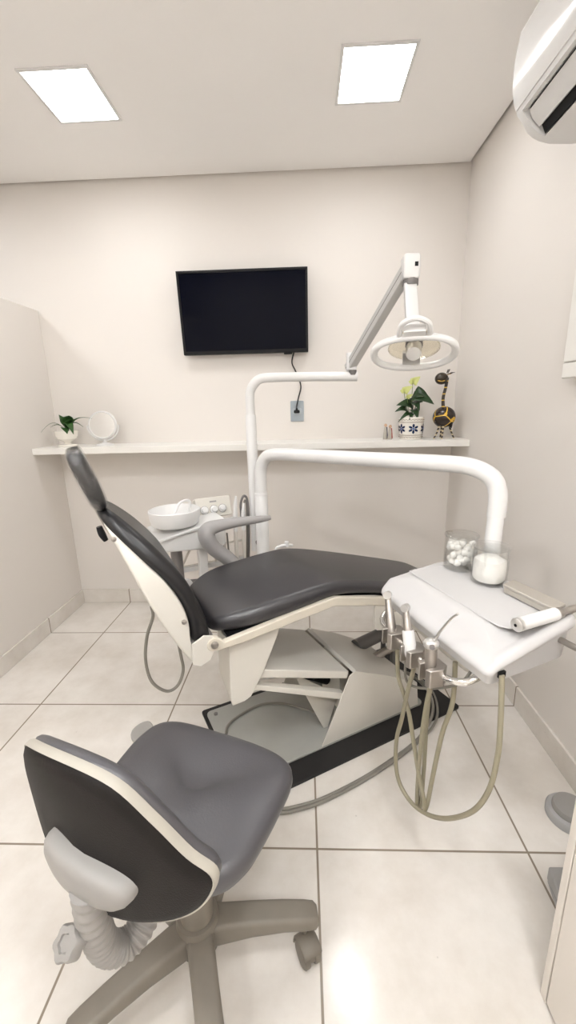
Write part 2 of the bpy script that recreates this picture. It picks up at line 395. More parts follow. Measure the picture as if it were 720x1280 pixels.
# low cabinet at the right, nearest the viewer
t = thing('low_cabinet', 'beige low cabinet against the right wall, nearest the viewer', 'cabinet', (.69, .2, 0))
MB().box((.516, -.45, 0.0), (XR-.012, .636, .72)).build('body', M['melamine'], t, bevel=.001)
MB().box((.498, .618, 0.0), (.516, .636, .72)).build('end_panel', M['melamine'], t, bevel=.0015)
MB().box((.503, .611, 0.0), (.516, .6155, .72)).build('gap', M['seam'], t, flat=True)
d = MB().box((.498, .06, .012), (.516, .6145, .716)).build('door', M['melamine'], t, bevel=.0015)
MB().tube([(.498, .10, .50), (.472, .10, .50), (.472, .10, .60), (.498, .10, .60)], .005, 8, smooth=False).build('handle', M['metal'], d)
MB().box((.498, -.45, .012), (.516, .057, .716)).build('door', M['melamine'], t, bevel=.0015)
MB().box((.49, -.46, .72), (XR-.012, .64, .745)).build('worktop', M['melamine'], t, bevel=.002)

# grey foot controls on the floor by the cabinet
t = thing('foot_switch', 'round grey foot switch on the floor beyond the beige cabinet', 'pedal', (.806, 1.04, 0))
MB().lathe([(.066, 0), (.066, .018), (.062, .024), (.052, .026)], (.806, 1.04, 0), n=40).build('base', M['pedal'], t)
MB().lathe([(.050, .022), (.050, .036), (.047, .043), (.0, .046)], (.806, 1.04, 0), n=40).build('button', M['greyp'], t)
t = thing('foot_pedal', 'wedge-shaped grey foot pedal on the floor beside the beige cabinet', 'pedal', (.655, .80, 0))
MB().prism([(-.05, -.075), (.05, -.075), (.05, .075), (-.035, .075)], lambda x, y, z: V((.662+x+ (y*.12), .782+y, z)), 0, .018).build('base', M['pedal'], t, bevel=.004)
m = MB(); m.loft([[(.622, .717, .02), (.70, .717, .02), (.70, .717, .028), (.622, .717, .028)], [(.628, .850, .02), (.70, .850, .02), (.70, .850, .062), (.628, .850, .062)]]); m.build('treadle', M['pedal'], t, bevel=.004)

# ------------------------------------------------------------------ things on the shelf
ZS = 1.0575
def leaf(m, base, tip, w, droop=.02, up=(0, 0, 1), fold=.25, n=8, heart=False):
    base, tip = V(base), V(tip); d = tip-base; L = d.length; d.normalize()
    side = d.cross(V(up)).normalized(); nn = side.cross(d).normalized()
    rings = []
    for i in range(n+1):
        t = i/n
        if heart: ww = w*(1-t)**.8*min(1, (t+.12)*4.5)
        else: ww = w*math.sin(PI*min(1, t*1.0)**.8)
        ww = max(ww, .0006)
        c = base + d*(L*t) + nn*(droop*math.sin(PI*t)) - V((0, 0, droop*1.2*t*t))
        row = [c + side*ww + nn*(ww*fold), c + side*ww*.5 + nn*(ww*fold*.4), c, c - side*ww*.5 + nn*(ww*fold*.4), c - side*ww + nn*(ww*fold)]
        rings.append(row)
    return m.loft(rings, loop=False)

# footed white planter with drooping leaves, far left
px, py = -1.372, 2.40
t = thing('potted_plant', 'drooping green plant in a footed white bowl at the left end of the shelf', 'plant', (px, py, ZS))
MB().lathe([(.052, 0), (.054, .004), (.050, .010), (.020, .014), (.017, .020), (.024, .027), (.052, .042), (.062, .062), (.064, .084), (.066, .088), (.062, .089), (.058, .078), (.02, .070), (0, .070)], (px, py, ZS), n=40).build('pot', M['ceramic'], t)
MB().lathe([(.057, .072), (.04, .076), (0, .078)], (px, py, ZS)).build('soil', M['soil'], t)
for bx, by, tip, w, dr in ((.01, -.01, (.075, -.06, .105), .024, .03), (.0, -.02, (.045, -.07, .085), .022, .01), (-.005, -.01, (-.06, -.05, .125), .013, .012), (.02, .0, (.165, -.02, .180), .012, .02),
                           (.01, .0, (.055, -.045, .185), .036, .01), (-.0, .0, (-.01, -.03, .185), .030, .005), (.02, .0, (.07, -.01, .165), .03, .01), (-.01, 0, (-.112, -.06, .12), .006, .03), (.015, .01, (.09, .03, .13), .022, .02)):
    m = MB(); leaf(m, (px+bx, py+by, ZS+.105), (px+tip[0], py+tip[1], ZS+tip[2]), w, dr); m.tube([(px+bx*.5, py+by*.5, ZS+.07), (px+bx, py+by, ZS+.106)], .0022, 6)
    m.build('leaf', M['leaf'], t, solid=.0012)

# round make-up mirror
mx_, my_ = -1.152, 2.40
t = thing('makeup_mirror', 'round white-framed table mirror on the left part of the shelf', 'mirror', (mx_, my_, ZS))
MB().lathe([(.050, 0), (.050, .004), (.040, .009), (.012, .016), (.008, .024), (.0075, .036)], (mx_, my_, ZS), n=32).build('stand', M['plastic'], t)
ax = V((.10, -1, .14)).normalized(); mc = V((mx_, my_, ZS+.115))
s_ = ax.cross(V((0, 0, 1))).normalized(); u_ = s_.cross(ax)
MB().tube([mc + s_*(.088*math.cos(a)) + V((0, 0, .088*math.sin(a))) for a in [PI + PI*k/16 for k in range(17)]], .0045, 8, k=2).build('yoke', M['plastic'], t)
MB().lathe([(0, .004), (.070, .004), (.070, .009), (.074, .011), (.080, .006), (.081, -.004), (.077, -.010), (.0, -.011)], mc, ax, 40).build('frame', M['plastic'], t)
MB().lathe([(.071, .002), (.071, .0085), (0, .0088)], mc, ax, 40).build('mirror_glass', M['mirror'], t)

# two tiny figurines
for k, (fx, fyy, h, cm, lab) in enumerate(((.466, 2.40, .088, 'bluecloth', 'tiny white and dark figurine, the left one of the pair on the shelf'), (.489, 2.385, .082, 'redcloth', 'tiny red and white figurine standing nearest the blue patterned pot'))):
    t = thing('figurine', lab, 'figurine', (fx, fyy, ZS), 'pair of tiny figurines')
    MB().lathe([(.013, 0), (.0135, .004), (.012, .02), (.010, .045), (.0075, h-.022), (.003, h-.017)], (fx, fyy, ZS), n=18).build('robe', M['rim'], t)
    MB().ball((fx, fyy, ZS+h-.010), .009, 14, 10).build('head', M['skin'], t)
    m = MB(); m.lathe([(.0142, .006), (.0128, .022), (.0106, .045), (.0085, h-.02)], (fx+.002, fyy+.002, ZS), n=18); m.build('cloak', M[cm], t)

# anthurium in a blue and white pot
cx, cy = .606, 2.392
t = thing('potted_plant', 'leafy plant with lime bracts in a blue and white pot beside the giraffe', 'plant', (cx, cy, ZS))
R0 = .064
pot = MB().lathe([(.058, 0), (.060, .003), (R0-.001, .03), (R0+.002, .06), (R0+.003, .10), (R0+.004, .118), (R0+.001, .121), (R0-.005, .118), (R0-.006, .10), (0, .10)], (cx, cy, ZS), n=48).build('pot', M['ceramic'], t)
MB().lathe([(R0-.006, .101), (.03, .106), (0, .107)], (cx, cy, ZS)).build('soil', M['soil'], t)
def potr(z): return R0 + .0035 if z > .06 else R0 + .0005 + (z-.03)*.1
def on_pot(a, z, e=.0012): r = potr(z)+e; return V((cx+r*math.sin(a), cy-r*math.cos(a), ZS+z))
for z_ in (.024, .094):
    m = MB(); m.tube([on_pot(2*PI*k/40, z_, .0004) for k in range(41)], .0013, 6, k=1); m.build('painted_line', M['brownline'], pot)
for zc in (.013, .106):
    m = MB()
    for k in range(24):
        a0 = 2*PI*k/24; pts = [on_pot(a0 + 2*PI/24*q/4, zc + .0045*math.sin(PI*q/4) - .002, .0006 if zc > .05 else .0015) for q in range(5)]
        m.tube(pts, .0009, 5, k=2)
    m.build('painted_scallop', M['brownline'], pot)
for k in range(6):
    a0 = -.05 + 2*PI*k/6
    for which in range(7):
        m = MB()
        if which < 6:
            th = PI/2 + which*PI/3; dx, dz = math.cos(th), math.sin(th); pc = .0165; l1, l2 = .0105, .0060
        else: dx, dz = 1, 0; pc = 0; l1 = l2 = .0055
        ring = []
        for q in range(14):
            p1, p2 = l1*math.cos(2*PI*q/14), l2*math.sin(2*PI*q/14)
            hx = pc*dx + p1*dx - p2*dz; hz = pc*dz + p1*dz + p2*dx
            ring.append(on_pot(a0 + hx/R0, .059+hz))
        m.v += ring; m.face(range(14))
        m.build('painted_petal' if which < 6 else 'painted_eye', M['blue'] if which < 6 else M['bluelt'], pot, flat=True, solid=.0006)
pl_leaves = [((.0, .0, .185), (-.095, -.04, .200), .040), ((.0, 0, .235), (.105, -.05, .200), .052), ((.004, 0, .245), (.085, -.02, .235), .046), ((-.01, 0, .165), (-.098, -.02, .165), .026),
             ((-.005, -.01, .145), (-.085, -.05, .11), .016), ((.0, -.01, .16), (.018, -.065, .125), .036), ((.0, .0, .20), (.025, -.065, .17), .038), ((.0, 0, .14), (-.03, -.07, .12), .02), ((.01, .01, .2), (.05, .06, .22), .03)]
for b, tip, w in pl_leaves:
    m = MB(); b2 = V((cx+b[0]*3, cy+b[1], ZS+b[2])); leaf(m, b2, (cx+tip[0], cy+tip[1], ZS+tip[2]), w, .012, up=(.1, -.85, .55), heart=True)
    m.tube([(cx, cy, ZS+.10), ((cx+b2.x)/2, cy, ZS+.10+(b[2]-.1)*.6), tuple(b2)], .0018, 6); m.build('leaf', M['leaf2'], t, solid=.001)
for fx, fz, sz, tilt in ((-.055, .255, .026, -.3), (-.01, .30, .028, .2), (-.035, .225, .016, -.2)):
    m = MB(); c = V((cx+fx, cy-.03, ZS+fz)); leaf(m, c, c + V((sz*1.6*math.cos(.5+tilt), -.02, sz*1.3)), sz, .004, up=(0, -1, .4), heart=True)
    leaf(m, c, c + V((-sz*.9, -.01, sz*.4)), sz*.6, .003, up=(0, -1, .4))
    fl = m.build('bract', M['spathe'], t, solid=.001)
    MB().tube([(cx, cy, ZS+.1), (cx+fx*.6, cy-.01, ZS+fz*.7), tuple(c)], .0016, 6).build('stem', M['stem'], fl)
    MB().tube([tuple(c), (c.x+.006, c.y-.012, c.z+.016)], [.0025, .001], 6).build('spadix', M['spathe'], fl)

# gourd giraffe
gx, gy = .786, 2.395
t = thing('giraffe_figurine', 'black giraffe figurine with yellow patches at the right end of the shelf', 'figurine', (gx, gy, ZS))
MB().ball((gx, gy, ZS+.116), .061, 28, 18, (1, .95, .95)).build('body', M['gourd'], t)
for lx, ly in ((-.036, -.03), (-.012, -.034), (.030, -.02), (.0, .03)):
    MB().tube([(gx+lx*.8, gy+ly*.8, ZS+.075), (gx+lx*1.25, gy+ly*1.2, ZS+.035), (gx+lx*1.75, gy+ly*1.4, ZS)], [.0062, .005, .0042], 8).build('leg', M['legs'], t)
nk = [(gx-.014, gy-.02, ZS+.165), (gx-.018, gy-.02, ZS+.22), (gx-.008, gy-.02, ZS+.275), (gx-.004, gy-.02, ZS+.325)]
MB().tube(nk, [.010, .0085, .0085, .0105], 12).build('neck', M['neck'], t)
hd = MB().ball((gx-.034, gy-.02, ZS+.320), .035, 22, 14, (1, .85, .90)).build('head', M['gourdhead'], t)
MB().tube([(gx-.062, gy-.046, ZS+.310), (gx-.038, gy-.052, ZS+.304), (gx-.014, gy-.044, ZS+.318), (gx-.006, gy-.036, ZS+.332)], .0024, 6).build('painted_mouth', M['neck'], hd)
for s in (-1, 1):
    m = MB(); leaf(m, (gx+.002, gy-.02+s*.014, ZS+.338), (gx+.022, gy-.03+s*.03, ZS+.35), .010, .002); m.build('ear', M['neck'], hd, solid=.002)
    MB().tube([(gx-.004, gy-.02+s*.010, ZS+.348), (gx+.003, gy-.02+s*.012, ZS+.366)], [.0025, .003], 8).build('horn', M['neck'], hd)
MB().tube([(gx+.045, gy-.012, ZS+.105), (gx+.036, gy-.03, ZS+.085), (gx+.026, gy-.035, ZS+.06)], [.004, .005, .009], 8).build('tail', M['black'], t)

# ------------------------------------------------------------------ dental chair (u along, v across, w up)
TH = math.radians(29.04)
CU, CV = V((math.cos(TH), math.sin(TH), 0)), V((-math.sin(TH), math.cos(TH), 0))
CO = V((.0986, 1.4971, 0))
def G(u, v, w): return CO + CU*u + CV*v + V((0, 0, w))
gp = lambda x, y, t: G(x, t, y)       # profile in (u, w) extruded along v

tag(MB().prism(rrect(.485, .25, .012), lambda x, y, z: G(x, y, z), 0, .011).build('rubber_mat', M['rubber'], bevel=.002, origin=tuple(CO)),
    'black rubber mat on the tiles under the dental chair', 'mat')
ch = thing('dental_chair', 'black and cream dental patient chair reclined on the black mat', 'dental chair', G(-.05, .02, .011))
bp = MB().prism([(x-.055, y+.028) for x, y in rrect(.417, .194, .02)], lambda x, y, z: G(x, y, z), .011, .020).build('base_plate', M['plate'], ch, bevel=.002)
for bu, bv in ((-.44, .19), (-.43, -.135), (.33, -.135), (.33, .19)):
    MB().lathe([(.008, 0), (.008, .005), (.004, .007)], G(bu, bv, .020), n=12).build('bolt', M['greydk'], bp)
# sheet-metal base cover, open towards the head end
m = MB()
pf = [(-.141, .021), (-.022, .280), (.004, .292), (.150, .224), (.317, .131), (.330, .021)]
m.prism(pf, gp, -.166, -.162); m.prism(pf, gp, .186, .190)
inner = pf[1:]
m.loft([[G(u, v, w) for u, w in [(-.004, .286), (.010, .291), (.150, .2245), (.317, .1315), (.330, .021)]] for v in (-.166, .190)], loop=False)
m.build('base_cover', M['cream'], ch, bevel=.002)
m = MB(); m.prism([(-.205, .285), (-.185, .285), (-.02, .150), (-.03, .13), (-.07, .021), (-.09, .021)], gp, -.092, -.088); m.prism([(.02, .021), (.10, .021), (.06, .24), (.03, .24)], gp, -.03, .10)
m.build('inner_bracket', M['cream'], ch, bevel=.002)
# parallelogram links
m = MB(); pfu = [(-.368, .421), (-.022, .296), (-.030, .268), (-.374, .392)]
m.prism(pfu, gp, -.160, .180); m.build('upper_link', M['cream'], ch, bevel=.003)
for v0 in (-.160, .150):
    m = MB(); m.prism([(-.405, .368), (-.395, .374), (-.04, .209), (-.05, .185), (-.385, .350), (-.400, .352)], gp, v0, v0+.03); m.build('lower_link', M['cream'], ch, bevel=.002)
MB().cyl(G(-.24, .06, .27), G(.02, .06, .11), .024).cyl(G(-.33, .06, .34), G(-.22, .06, .26), .012).build('lift_actuator', M['black'], ch)
# seat bracket (tapered box under the hips)
near = [(-.476, .560), (-.300, .572), (-.312, .536), (-.365, .421), (-.413, .345), (-.436, .335), (-.477, .333), (-.481, .350)]
far = [(-.476, .560), (-.300, .572), (-.312, .536), (-.365, .421), (-.400, .385), (-.436, .375), (-.470, .375), (-.478, .39)]
m = MB(); m.loft([[G(u, -.172, w) for u, w in near], [G(u, -.050, w) for u, w in far]]); m.build('seat_bracket', M['cream'], ch, bevel=.003)
# seat frame rails with the hinge lug
lug = [(-.528+.022*math.cos(a), .583+.022*math.sin(a)) for a in [math.radians(80+200*k/10) for k in range(11)]]
rail = lug + [(-.518, .560), (-.445, .562), (-.20, .590), (-.113, .600), (.07, .556), (.50, .436), (.52, .45), (.07, .590), (-.11, .631), (-.20, .622), (-.445, .589), (-.497, .582), (-.508, .594)]
for v0, v1 in ((-.200, -.178), (.218, .240)):
    MB().prism(rail, gp, v0, v1).build('seat_rail', M['tan'], ch, bevel=.003)
m = MB(); m.prism([(-.48, .572), (-.20, .600), (-.11, .610), (.07, .567), (.50, .447), (.50, .455), (.07, .583), (-.11, .622), (-.20, .614), (-.48, .582)], gp, -.178, .218); m.build('seat_pan', M['black'], ch, flat=True)
m = MB(); hpf = [(-.592, .600), (-.556, .618), (-.535, .612), (-.522, .600), (-.520, .575), (-.541, .536), (-.573, .523), (-.594, .536)]
for v0, v1 in ((-.197, -.190), (.232, .238)):
    MB().prism(hpf, gp, v0, v1).build('hinge_plate', M['cream'], ch, bevel=.002)
for v0, s in ((-.200, -1), (.240, 1)):
    MB().lathe([(.011, 0), (.011, .005), (.006, .008)], G(-.528, v0, .583), CV*s, 16).build('hinge_bolt', M['metal'], ch)
MB().cyl(G(-.528, -.19, .583), G(-.528, .23, .583), .012).build('hinge_shaft', M['greydk'], ch)
MB().lathe([(.030, 0), (.032, .008), (.028, .022), (0, .024)], G(-.508, .232, .590), CV, 24).build('recline_knob', M['plastic'], ch)
m = MB(); m.prism([(.065, .562), (.19, .526), (.19, .425), (.075, .455), (.065, .465)], gp, -.196, -.182); m.build('leg_bracket', M['cream'], ch, bevel=.002)
# seat and leg cushion
st = [(-.532, .600, .588, .115), (-.528, .612, .584, .135), (-.514, .624, .582, .158), (-.47, .640, .584, .186), (-.40, .654, .592, .205), (-.25, .669, .608, .212), (-.13, .677, .624, .213), (-.06, .670, .622, .212),
      (.05, .645, .597, .209), (.25, .588, .540, .202), (.45, .528, .482, .192), (.53, .503, .459, .180), (.56, .490, .455, .160), (.567, .482, .460, .135)]
st = cr([(u + .014*max(0, min(1, (-.25-u)/.2)), a, b, h) for u, a, b, h in st], 4)
rings = []
for u, a, b, h in st:
    ring = rrect(h, (a-b)/2, min(.026, (a-b)*.48), 6)
    rings.append([G(u, .020+x, (a+b)/2 + y + (.006*(1-(x/h)**2) if y > 0 else 0)) for x, y in ring])
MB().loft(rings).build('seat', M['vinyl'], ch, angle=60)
# backrest: cream shell and black pad
def back_loft(name, m, stations, r, dish=0.0, bevel=0, k=4):
    q = cr(stations, k); rings = []
    for ru, rw, fu, fw, h in q:
        R_, F_ = V((ru, 0, rw)), V((fu, 0, fw)); T = (F_-R_); Lh = T.length/2; T.normalize(); C = (R_+F_)/2
        rings.append([G(C.x + T.x*(y - (dish*(1-(x/h)**2) if y > 0 else 0)), .022+x, C.z + T.z*(y - (dish*(1-(x/h)**2) if y > 0 else 0))) for x, y in rrect(h, Lh, min(r, Lh*.98), 6)])
    return MB().loft(rings).build(name, m, ch, angle=60)
back_loft('backrest_shell', M['cream'], [(-.770, .947, -.760, .955, .09), (-.748, .895, -.727, .905, .15), (-.720, .820, -.685, .850, .185), (-.692, .743, -.640, .790, .20), (-.661, .670, -.606, .722, .206),
    (-.630, .603, -.592, .662, .208), (-.600, .548, -.590, .598, .208), (-.578, .526, -.572, .585, .206), (-.552, .530, -.553, .580, .203), (-.540, .540, -.538, .575, .20)], .010)
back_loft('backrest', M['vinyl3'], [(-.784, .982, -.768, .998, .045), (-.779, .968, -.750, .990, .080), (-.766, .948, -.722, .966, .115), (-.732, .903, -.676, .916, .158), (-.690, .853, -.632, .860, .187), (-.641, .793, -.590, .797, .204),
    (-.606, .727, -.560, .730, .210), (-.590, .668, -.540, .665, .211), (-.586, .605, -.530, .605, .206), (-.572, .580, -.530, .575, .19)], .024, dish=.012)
for u, w in ((-.755, .925), (-.606, .672)):
    MB().lathe([(.007, 0), (.007, .004), (.003, .006)], G(u, -.13 if w > .8 else -.187, w), -CV, 12).build('screw', M['metal'], ch)
# headrest wrapped in clear film
def head_rings(g):
    st_ = cr([(-.830, 1.150, -.808, 1.154, .070), (-.837, 1.136, -.799, 1.142, .092), (-.828, 1.100, -.783, 1.100, .104), (-.811, 1.050, -.766, 1.050, .106), (-.797, 1.012, -.757, 1.010, .098), (-.787, .992, -.760, .988, .08), (-.780, .984, -.766, .981, .06)], 4)
    rr = []
    for ru, rw, fu, fw, h in st_:
        R_, F_ = V((ru, 0, rw)), V((fu, 0, fw)); T = F_-R_; Lh = T.length/2 + g; T.normalize(); C = (R_+F_)/2
        rr.append([G(C.x+T.x*y, .026+x, C.z+T.z*y) for x, y in rrect(h+g, Lh, min(.022+g, Lh*.98), 6)])
    return rr
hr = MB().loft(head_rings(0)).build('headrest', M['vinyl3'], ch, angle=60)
MB().loft(head_rings(.004)).build('plastic_sleeve', M['film'], hr, angle=60)
MB().tube([G(-.745, .026, .90), G(-.768, .026, .96), G(-.782, .026, 1.01)], .007, 10, flat=2.2).build('headrest_bar', M['metal'], ch)
MB().tube([G(-.783, -.03, .938), G(-.778, -.03, .915), G(-.770, -.03, .895)], [.008, .010, .007], 10).build('release_lever', M['black'], ch)
# armrest on the far side
MB().tube([G(-.262, .262, .575), G(-.285, .262, .615), G(-.330, .262, .668), G(-.378, .262, .715), G(-.402, .262, .764), G(-.393, .262, .793), G(-.350, .262, .803), G(-.263, .262, .806), G(-.176, .262, .804), G(-.130, .262, .804)],
    [.028, .029, .029, .030, .033, .030, .024, .019, .0145, .0095], 18, flat=1.25, up=(0, 0, 1)).build('armrest', M['greyarm'], ch)
MB().tube([G(-.113, .246, .60), G(-.113, .25, .662), G(-.094, .252, .674), G(-.060, .252, .674), G(-.033, .252, .670)], [.006, .006, .006, .007, .005], 10).cyl(G(-.060, .252, .670), G(-.060, .252, .690), .011, .009).build('side_lever', M['plastic'], ch)
MB().tube([G(-.668, -.02, .66), G(-.666, -.01, .62), G(-.689, 0, .554), G(-.702, 0, .472), G(-.691, 0, .389), G(-.649, 0, .337), G(-.611, 0, .345), G(-.588, 0, .395), G(-.591, 0, .457), G(-.60, 0, .56)], .0052, 8).build('hanging_cord', M['hose2'], ch)
MB().tube([G(-.44, .06, .026), G(-.417, .10, .026), G(-.356, .129, .026), G(-.259, .146, .026), G(-.18, .114, .026), G(-.119, .048, .026), G(-.07, -.02, .030)], .005, 8).build('base_cord', M['hose2'], ch)
MB().cyl(G(.20, .10, .19), G(.40, .13, .19), .030).build('pump_cylinder', M['greydk'], ch)
MB().cyl(G(.22, .03, .15), G(.385, .055, .155), .018).cyl(G(.385, .055, .155), G(.42, .06, .156), .011).build('piston', M['metal'], ch)
MB().box((0, 0, 0), (0, 0, 0)) if 0 else None
m = MB(); m.cyl(G(.385, .06, .0115), G(.385, .06, .16), .012); m.cyl(G(.385, .13, .0115), G(.385, .13, .19), .012); m.build('cylinder_post', M['greydk'], ch)

# ------------------------------------------------------------------ operating unit: post, swing arm and instrument tray
AO, AL, AM = V((.221, 1.15, 0)), V((.342, -.94, 0)), V((.94, .342, 0))
def T(l, m, z): return AO + AL*l + AM*m + V((0, 0, z))
du = thing('instrument_unit', 'white swing-arm instrument tray unit on a floor post, at the right of the chair', 'dental unit', (-.188, 1.78, 0))
MB().lathe([(.075, 0), (.075, .008), (.06, .014), (.034, .018)], (-.188, 1.78, 0), n=36).build('foot_flange', M['white'], du)
MB().lathe([(.0285, .012), (.0285, .885), (.0265, .888)], (-.188, 1.78, 0), n=28).build('post', M['white'], du)
MB().lathe([(.0292, 0), (.0292, .008)], (-.188, 1.78, .876), n=28).build('collar', M['plastic'], du)
arm = [(-.187, 1.78, .885), (-.187, 1.78, .955), (-.181, 1.775, 1.005), (-.155, 1.756, 1.046), (-.105, 1.72, 1.060), (.0, 1.640, 1.062), (.25, 1.435, 1.066), (.42, 1.285, 1.070), (.49, 1.225, 1.066), (.535, 1.187, 1.040), (.550, 1.172, .995), (.548, 1.165, .93)]
MB().tube(arm, .0255, 20, k=6).build('swing_arm', M['white'], du)
MB().tube([(.548, 1.166, .935), (.540, 1.152, .87), (.531, 1.138, .80), (.528, 1.132, .70)], .0225, 20).build('drop_tube', M['white'], du)
# tray: rounded plan, sloping apron at the front, raised rim round the back and the right end
def tray_plan(ins, n=6):
    c = [(-.004+ins, .0+ins, .035), (.432-ins, 0+ins, .022), (.405-ins, .278-ins, .045), (-.012+ins, .278-ins, .07)]
    out = []
    for i, (l, m_, r) in enumerate(c):
        a, b = V(c[i-1][:2]), V(c[(i+1) % 4][:2]); p = V((l, m_)); r = max(r-ins*.6, .008)
        d1, d2 = (a-p).normalized(), (b-p).normalized()
        for j in range(n+1):
            t_ = j/n
            out.append(p + d1*(r*(1-t_)**2) + d2*(r*t_**2))
    return out
def ztop(l, m_):   # upper edge height: low at the front, rising over the apron
    x = max(0, min(1, m_/.075)); return .722 + .048*(x*x*(3-2*x))
def zrim(l, m_):
    e = max(0, min(1, (l-.33)/.09)); bk = max(0, min(1, (m_-.235)/.03))
    return .012*max(e*min(1, m_/.10), bk)
m = MB(); rings = []
for ins, dz, fl in ((.030, None, .676), (.012, None, .678), (.007, -.026, 0), (.006, -.020, 0), (-.001, -.0185, 0), (-.003, -.013, 0), (-.002, -.007, 0), (.004, -.001, .9), (.009, .0, 1), (.015, .0, .95), (.021, .0, .45), (.026, .0, .0)):
    ring = []
    for l, m_ in tray_plan(ins):
        z = ztop(l, m_)
        ring.append(T(l, m_, fl if dz is None else max(.684, z + dz) + (fl + (0 if fl or dz > -.006 else .6))*zrim(l, m_)*(1 if dz > -.019 else 0)))
    rings.append(ring)
m.loft(rings, True, False)
# apron + recessed work surface filled with a grid
grid = []
pl_ = tray_plan(.026); cl = sum(p.x for p in pl_)/len(pl_); cm_ = sum(p.y for p in pl_)/len(pl_)
for f in (1.0, .9, .78, .66, .54, .42, .3, .18, .06):
    ring = []
    for p in pl_:
        l, m_ = cl + (p.x-cl)*f, cm_ + (p.y-cm_)*f
        ring.append(T(l, m_, ztop(l, m_)))
    grid.append(ring)
m.loft(grid, False, True)
tray = m.build('tray', M['tray'], du, angle=38)
ip = [(.022, .092), (.045, .080), (.18, .079), (.34, .079), (.375, .090), (.390, .125), (.384, .22), (.365, .246), (.20, .247), (.05, .245), (.022, .225), (.016, .16)]
ip = cr(ip, 5, True)
m = MB(); rings = [[T(l, q, ztop(l, q) + .0010) for l, q in ip], [T(.195 + (l-.195)*.985, .166 + (q-.166)*.975, ztop(l, q) + .0022) for l, q in ip], [T(.195 + (l-.195)*.972, .166 + (q-.166)*.955, .7705) for l, q in ip]]
m.loft(rings, False, True); m.build('work_surface', M['tray'], tray, angle=30)
# box-shaped body hanging under the tray
m = MB(); m.prism([(x+.205, y+.150) for x, y in rrect(.150, .085, .02)], lambda l, q, z: T(l-.045, q, z), .615, .680); m.build('unit_body', M['cream'], du, bevel=.006)
m = MB(); m.prism(rrect(.010, .0085, .002), lambda a, b, z: T(.4305+a*.3, .034+b, z), .700, .713); m.build('hose_port', M['black'], du, flat=True)
m = MB(); m.prism([(x+.150, y+.285) for x, y in rrect(.05, .03, .012)], lambda l, q, z: T(l, q, z), .655, .720); m.build('arm_bracket', M['white'], du, bevel=.006)
# holder bar below the front edge
bar = [T(.045, .03, .668), T(.045, -.002, .662), T(.065, -.026, .652), T(.11, -.036, .650), T(.22, -.038, .650), T(.33, -.032, .652), T(.375, -.008, .660), T(.385, .03, .676)]
MB().tube(bar, .0080, 12).build('holder_bar', M['chrome'], du)
hold = [.150, .236, .312]
for l0 in hold:
    m = MB()
    U_ = [(-.023, -.020), (-.0105, -.026), (-.0105, .004), (.0, .013), (.0105, .004), (.0105, -.026), (.023, -.020), (.027, .016), (.014, .036), (-.014, .036), (-.027, .016)]
    m.prism(U_, lambda a, b, z: T(l0 + a, -.046 + b*.9, z), .628, .672); m.build('instrument_holder', M['metal'], du, bevel=.002)
MB().tube([(.259, .957, .640), (.259, .957, .556), (.278, .943, .537), (.313, .881, .579), (.347, .826, .634), (.365, .812, .681)], .0035, 8).build('air_line', M['hose2'], du)
# film-wrapped grip at the right end of the tray
m = MB(); rr = []
c = T(.470, .222, .732)
for i in range(9):
    ti = PI*i/8
    rr.append([c + AM*(.035*-math.cos(ti)) + (AL*math.cos(2*PI*j/14) + V((0, 0, 1.25*math.sin(2*PI*j/14))))*(.017*max(.15, math.sin(ti))*(1+.18*math.sin(j*2.7+i*1.9))) for j in range(14)])
m.loft(rr); m.build('wrapped_grip', M['plastic'], du)
MB().cyl(T(.395, .222, .730), T(.458, .222, .732), .007).build('grip_bar', M['metal'], du)

# instruments in the holders, each with its hose
h1 = [(.239, .983, .634), (.246, .98, .544), (.259, .962, .498), (.271, .945, .449), (.283, .928, .371), (.296, .909, .287), (.308, .894, .225), (.313, .897, .189), (.318, .893, .22), (.322, .885, .30), (.333, .872, .453), (.347, .859, .557), (.349, .868, .660)]
h2 = [(.267, .906, .633), (.262, .936, .533), (.257, .965, .417), (.253, .991, .33), (.256, .999, .237), (.267, .985, .178), (.29, .937, .164), (.317, .88, .192), (.344, .82, .253), (.372, .76, .347), (.388, .731, .439), (.396, .727, .533), (.398, .736, .614), (.3985, .752, .708)]
h3 = [(.290, .842, .641), (.290, .872, .533), (.292, .897, .419), (.296, .916, .293), (.301, .928, .18), (.306, .930, .155), (.312, .928, .18), (.316, .935, .30), (.318, .945, .45), (.325, .945, .62)]
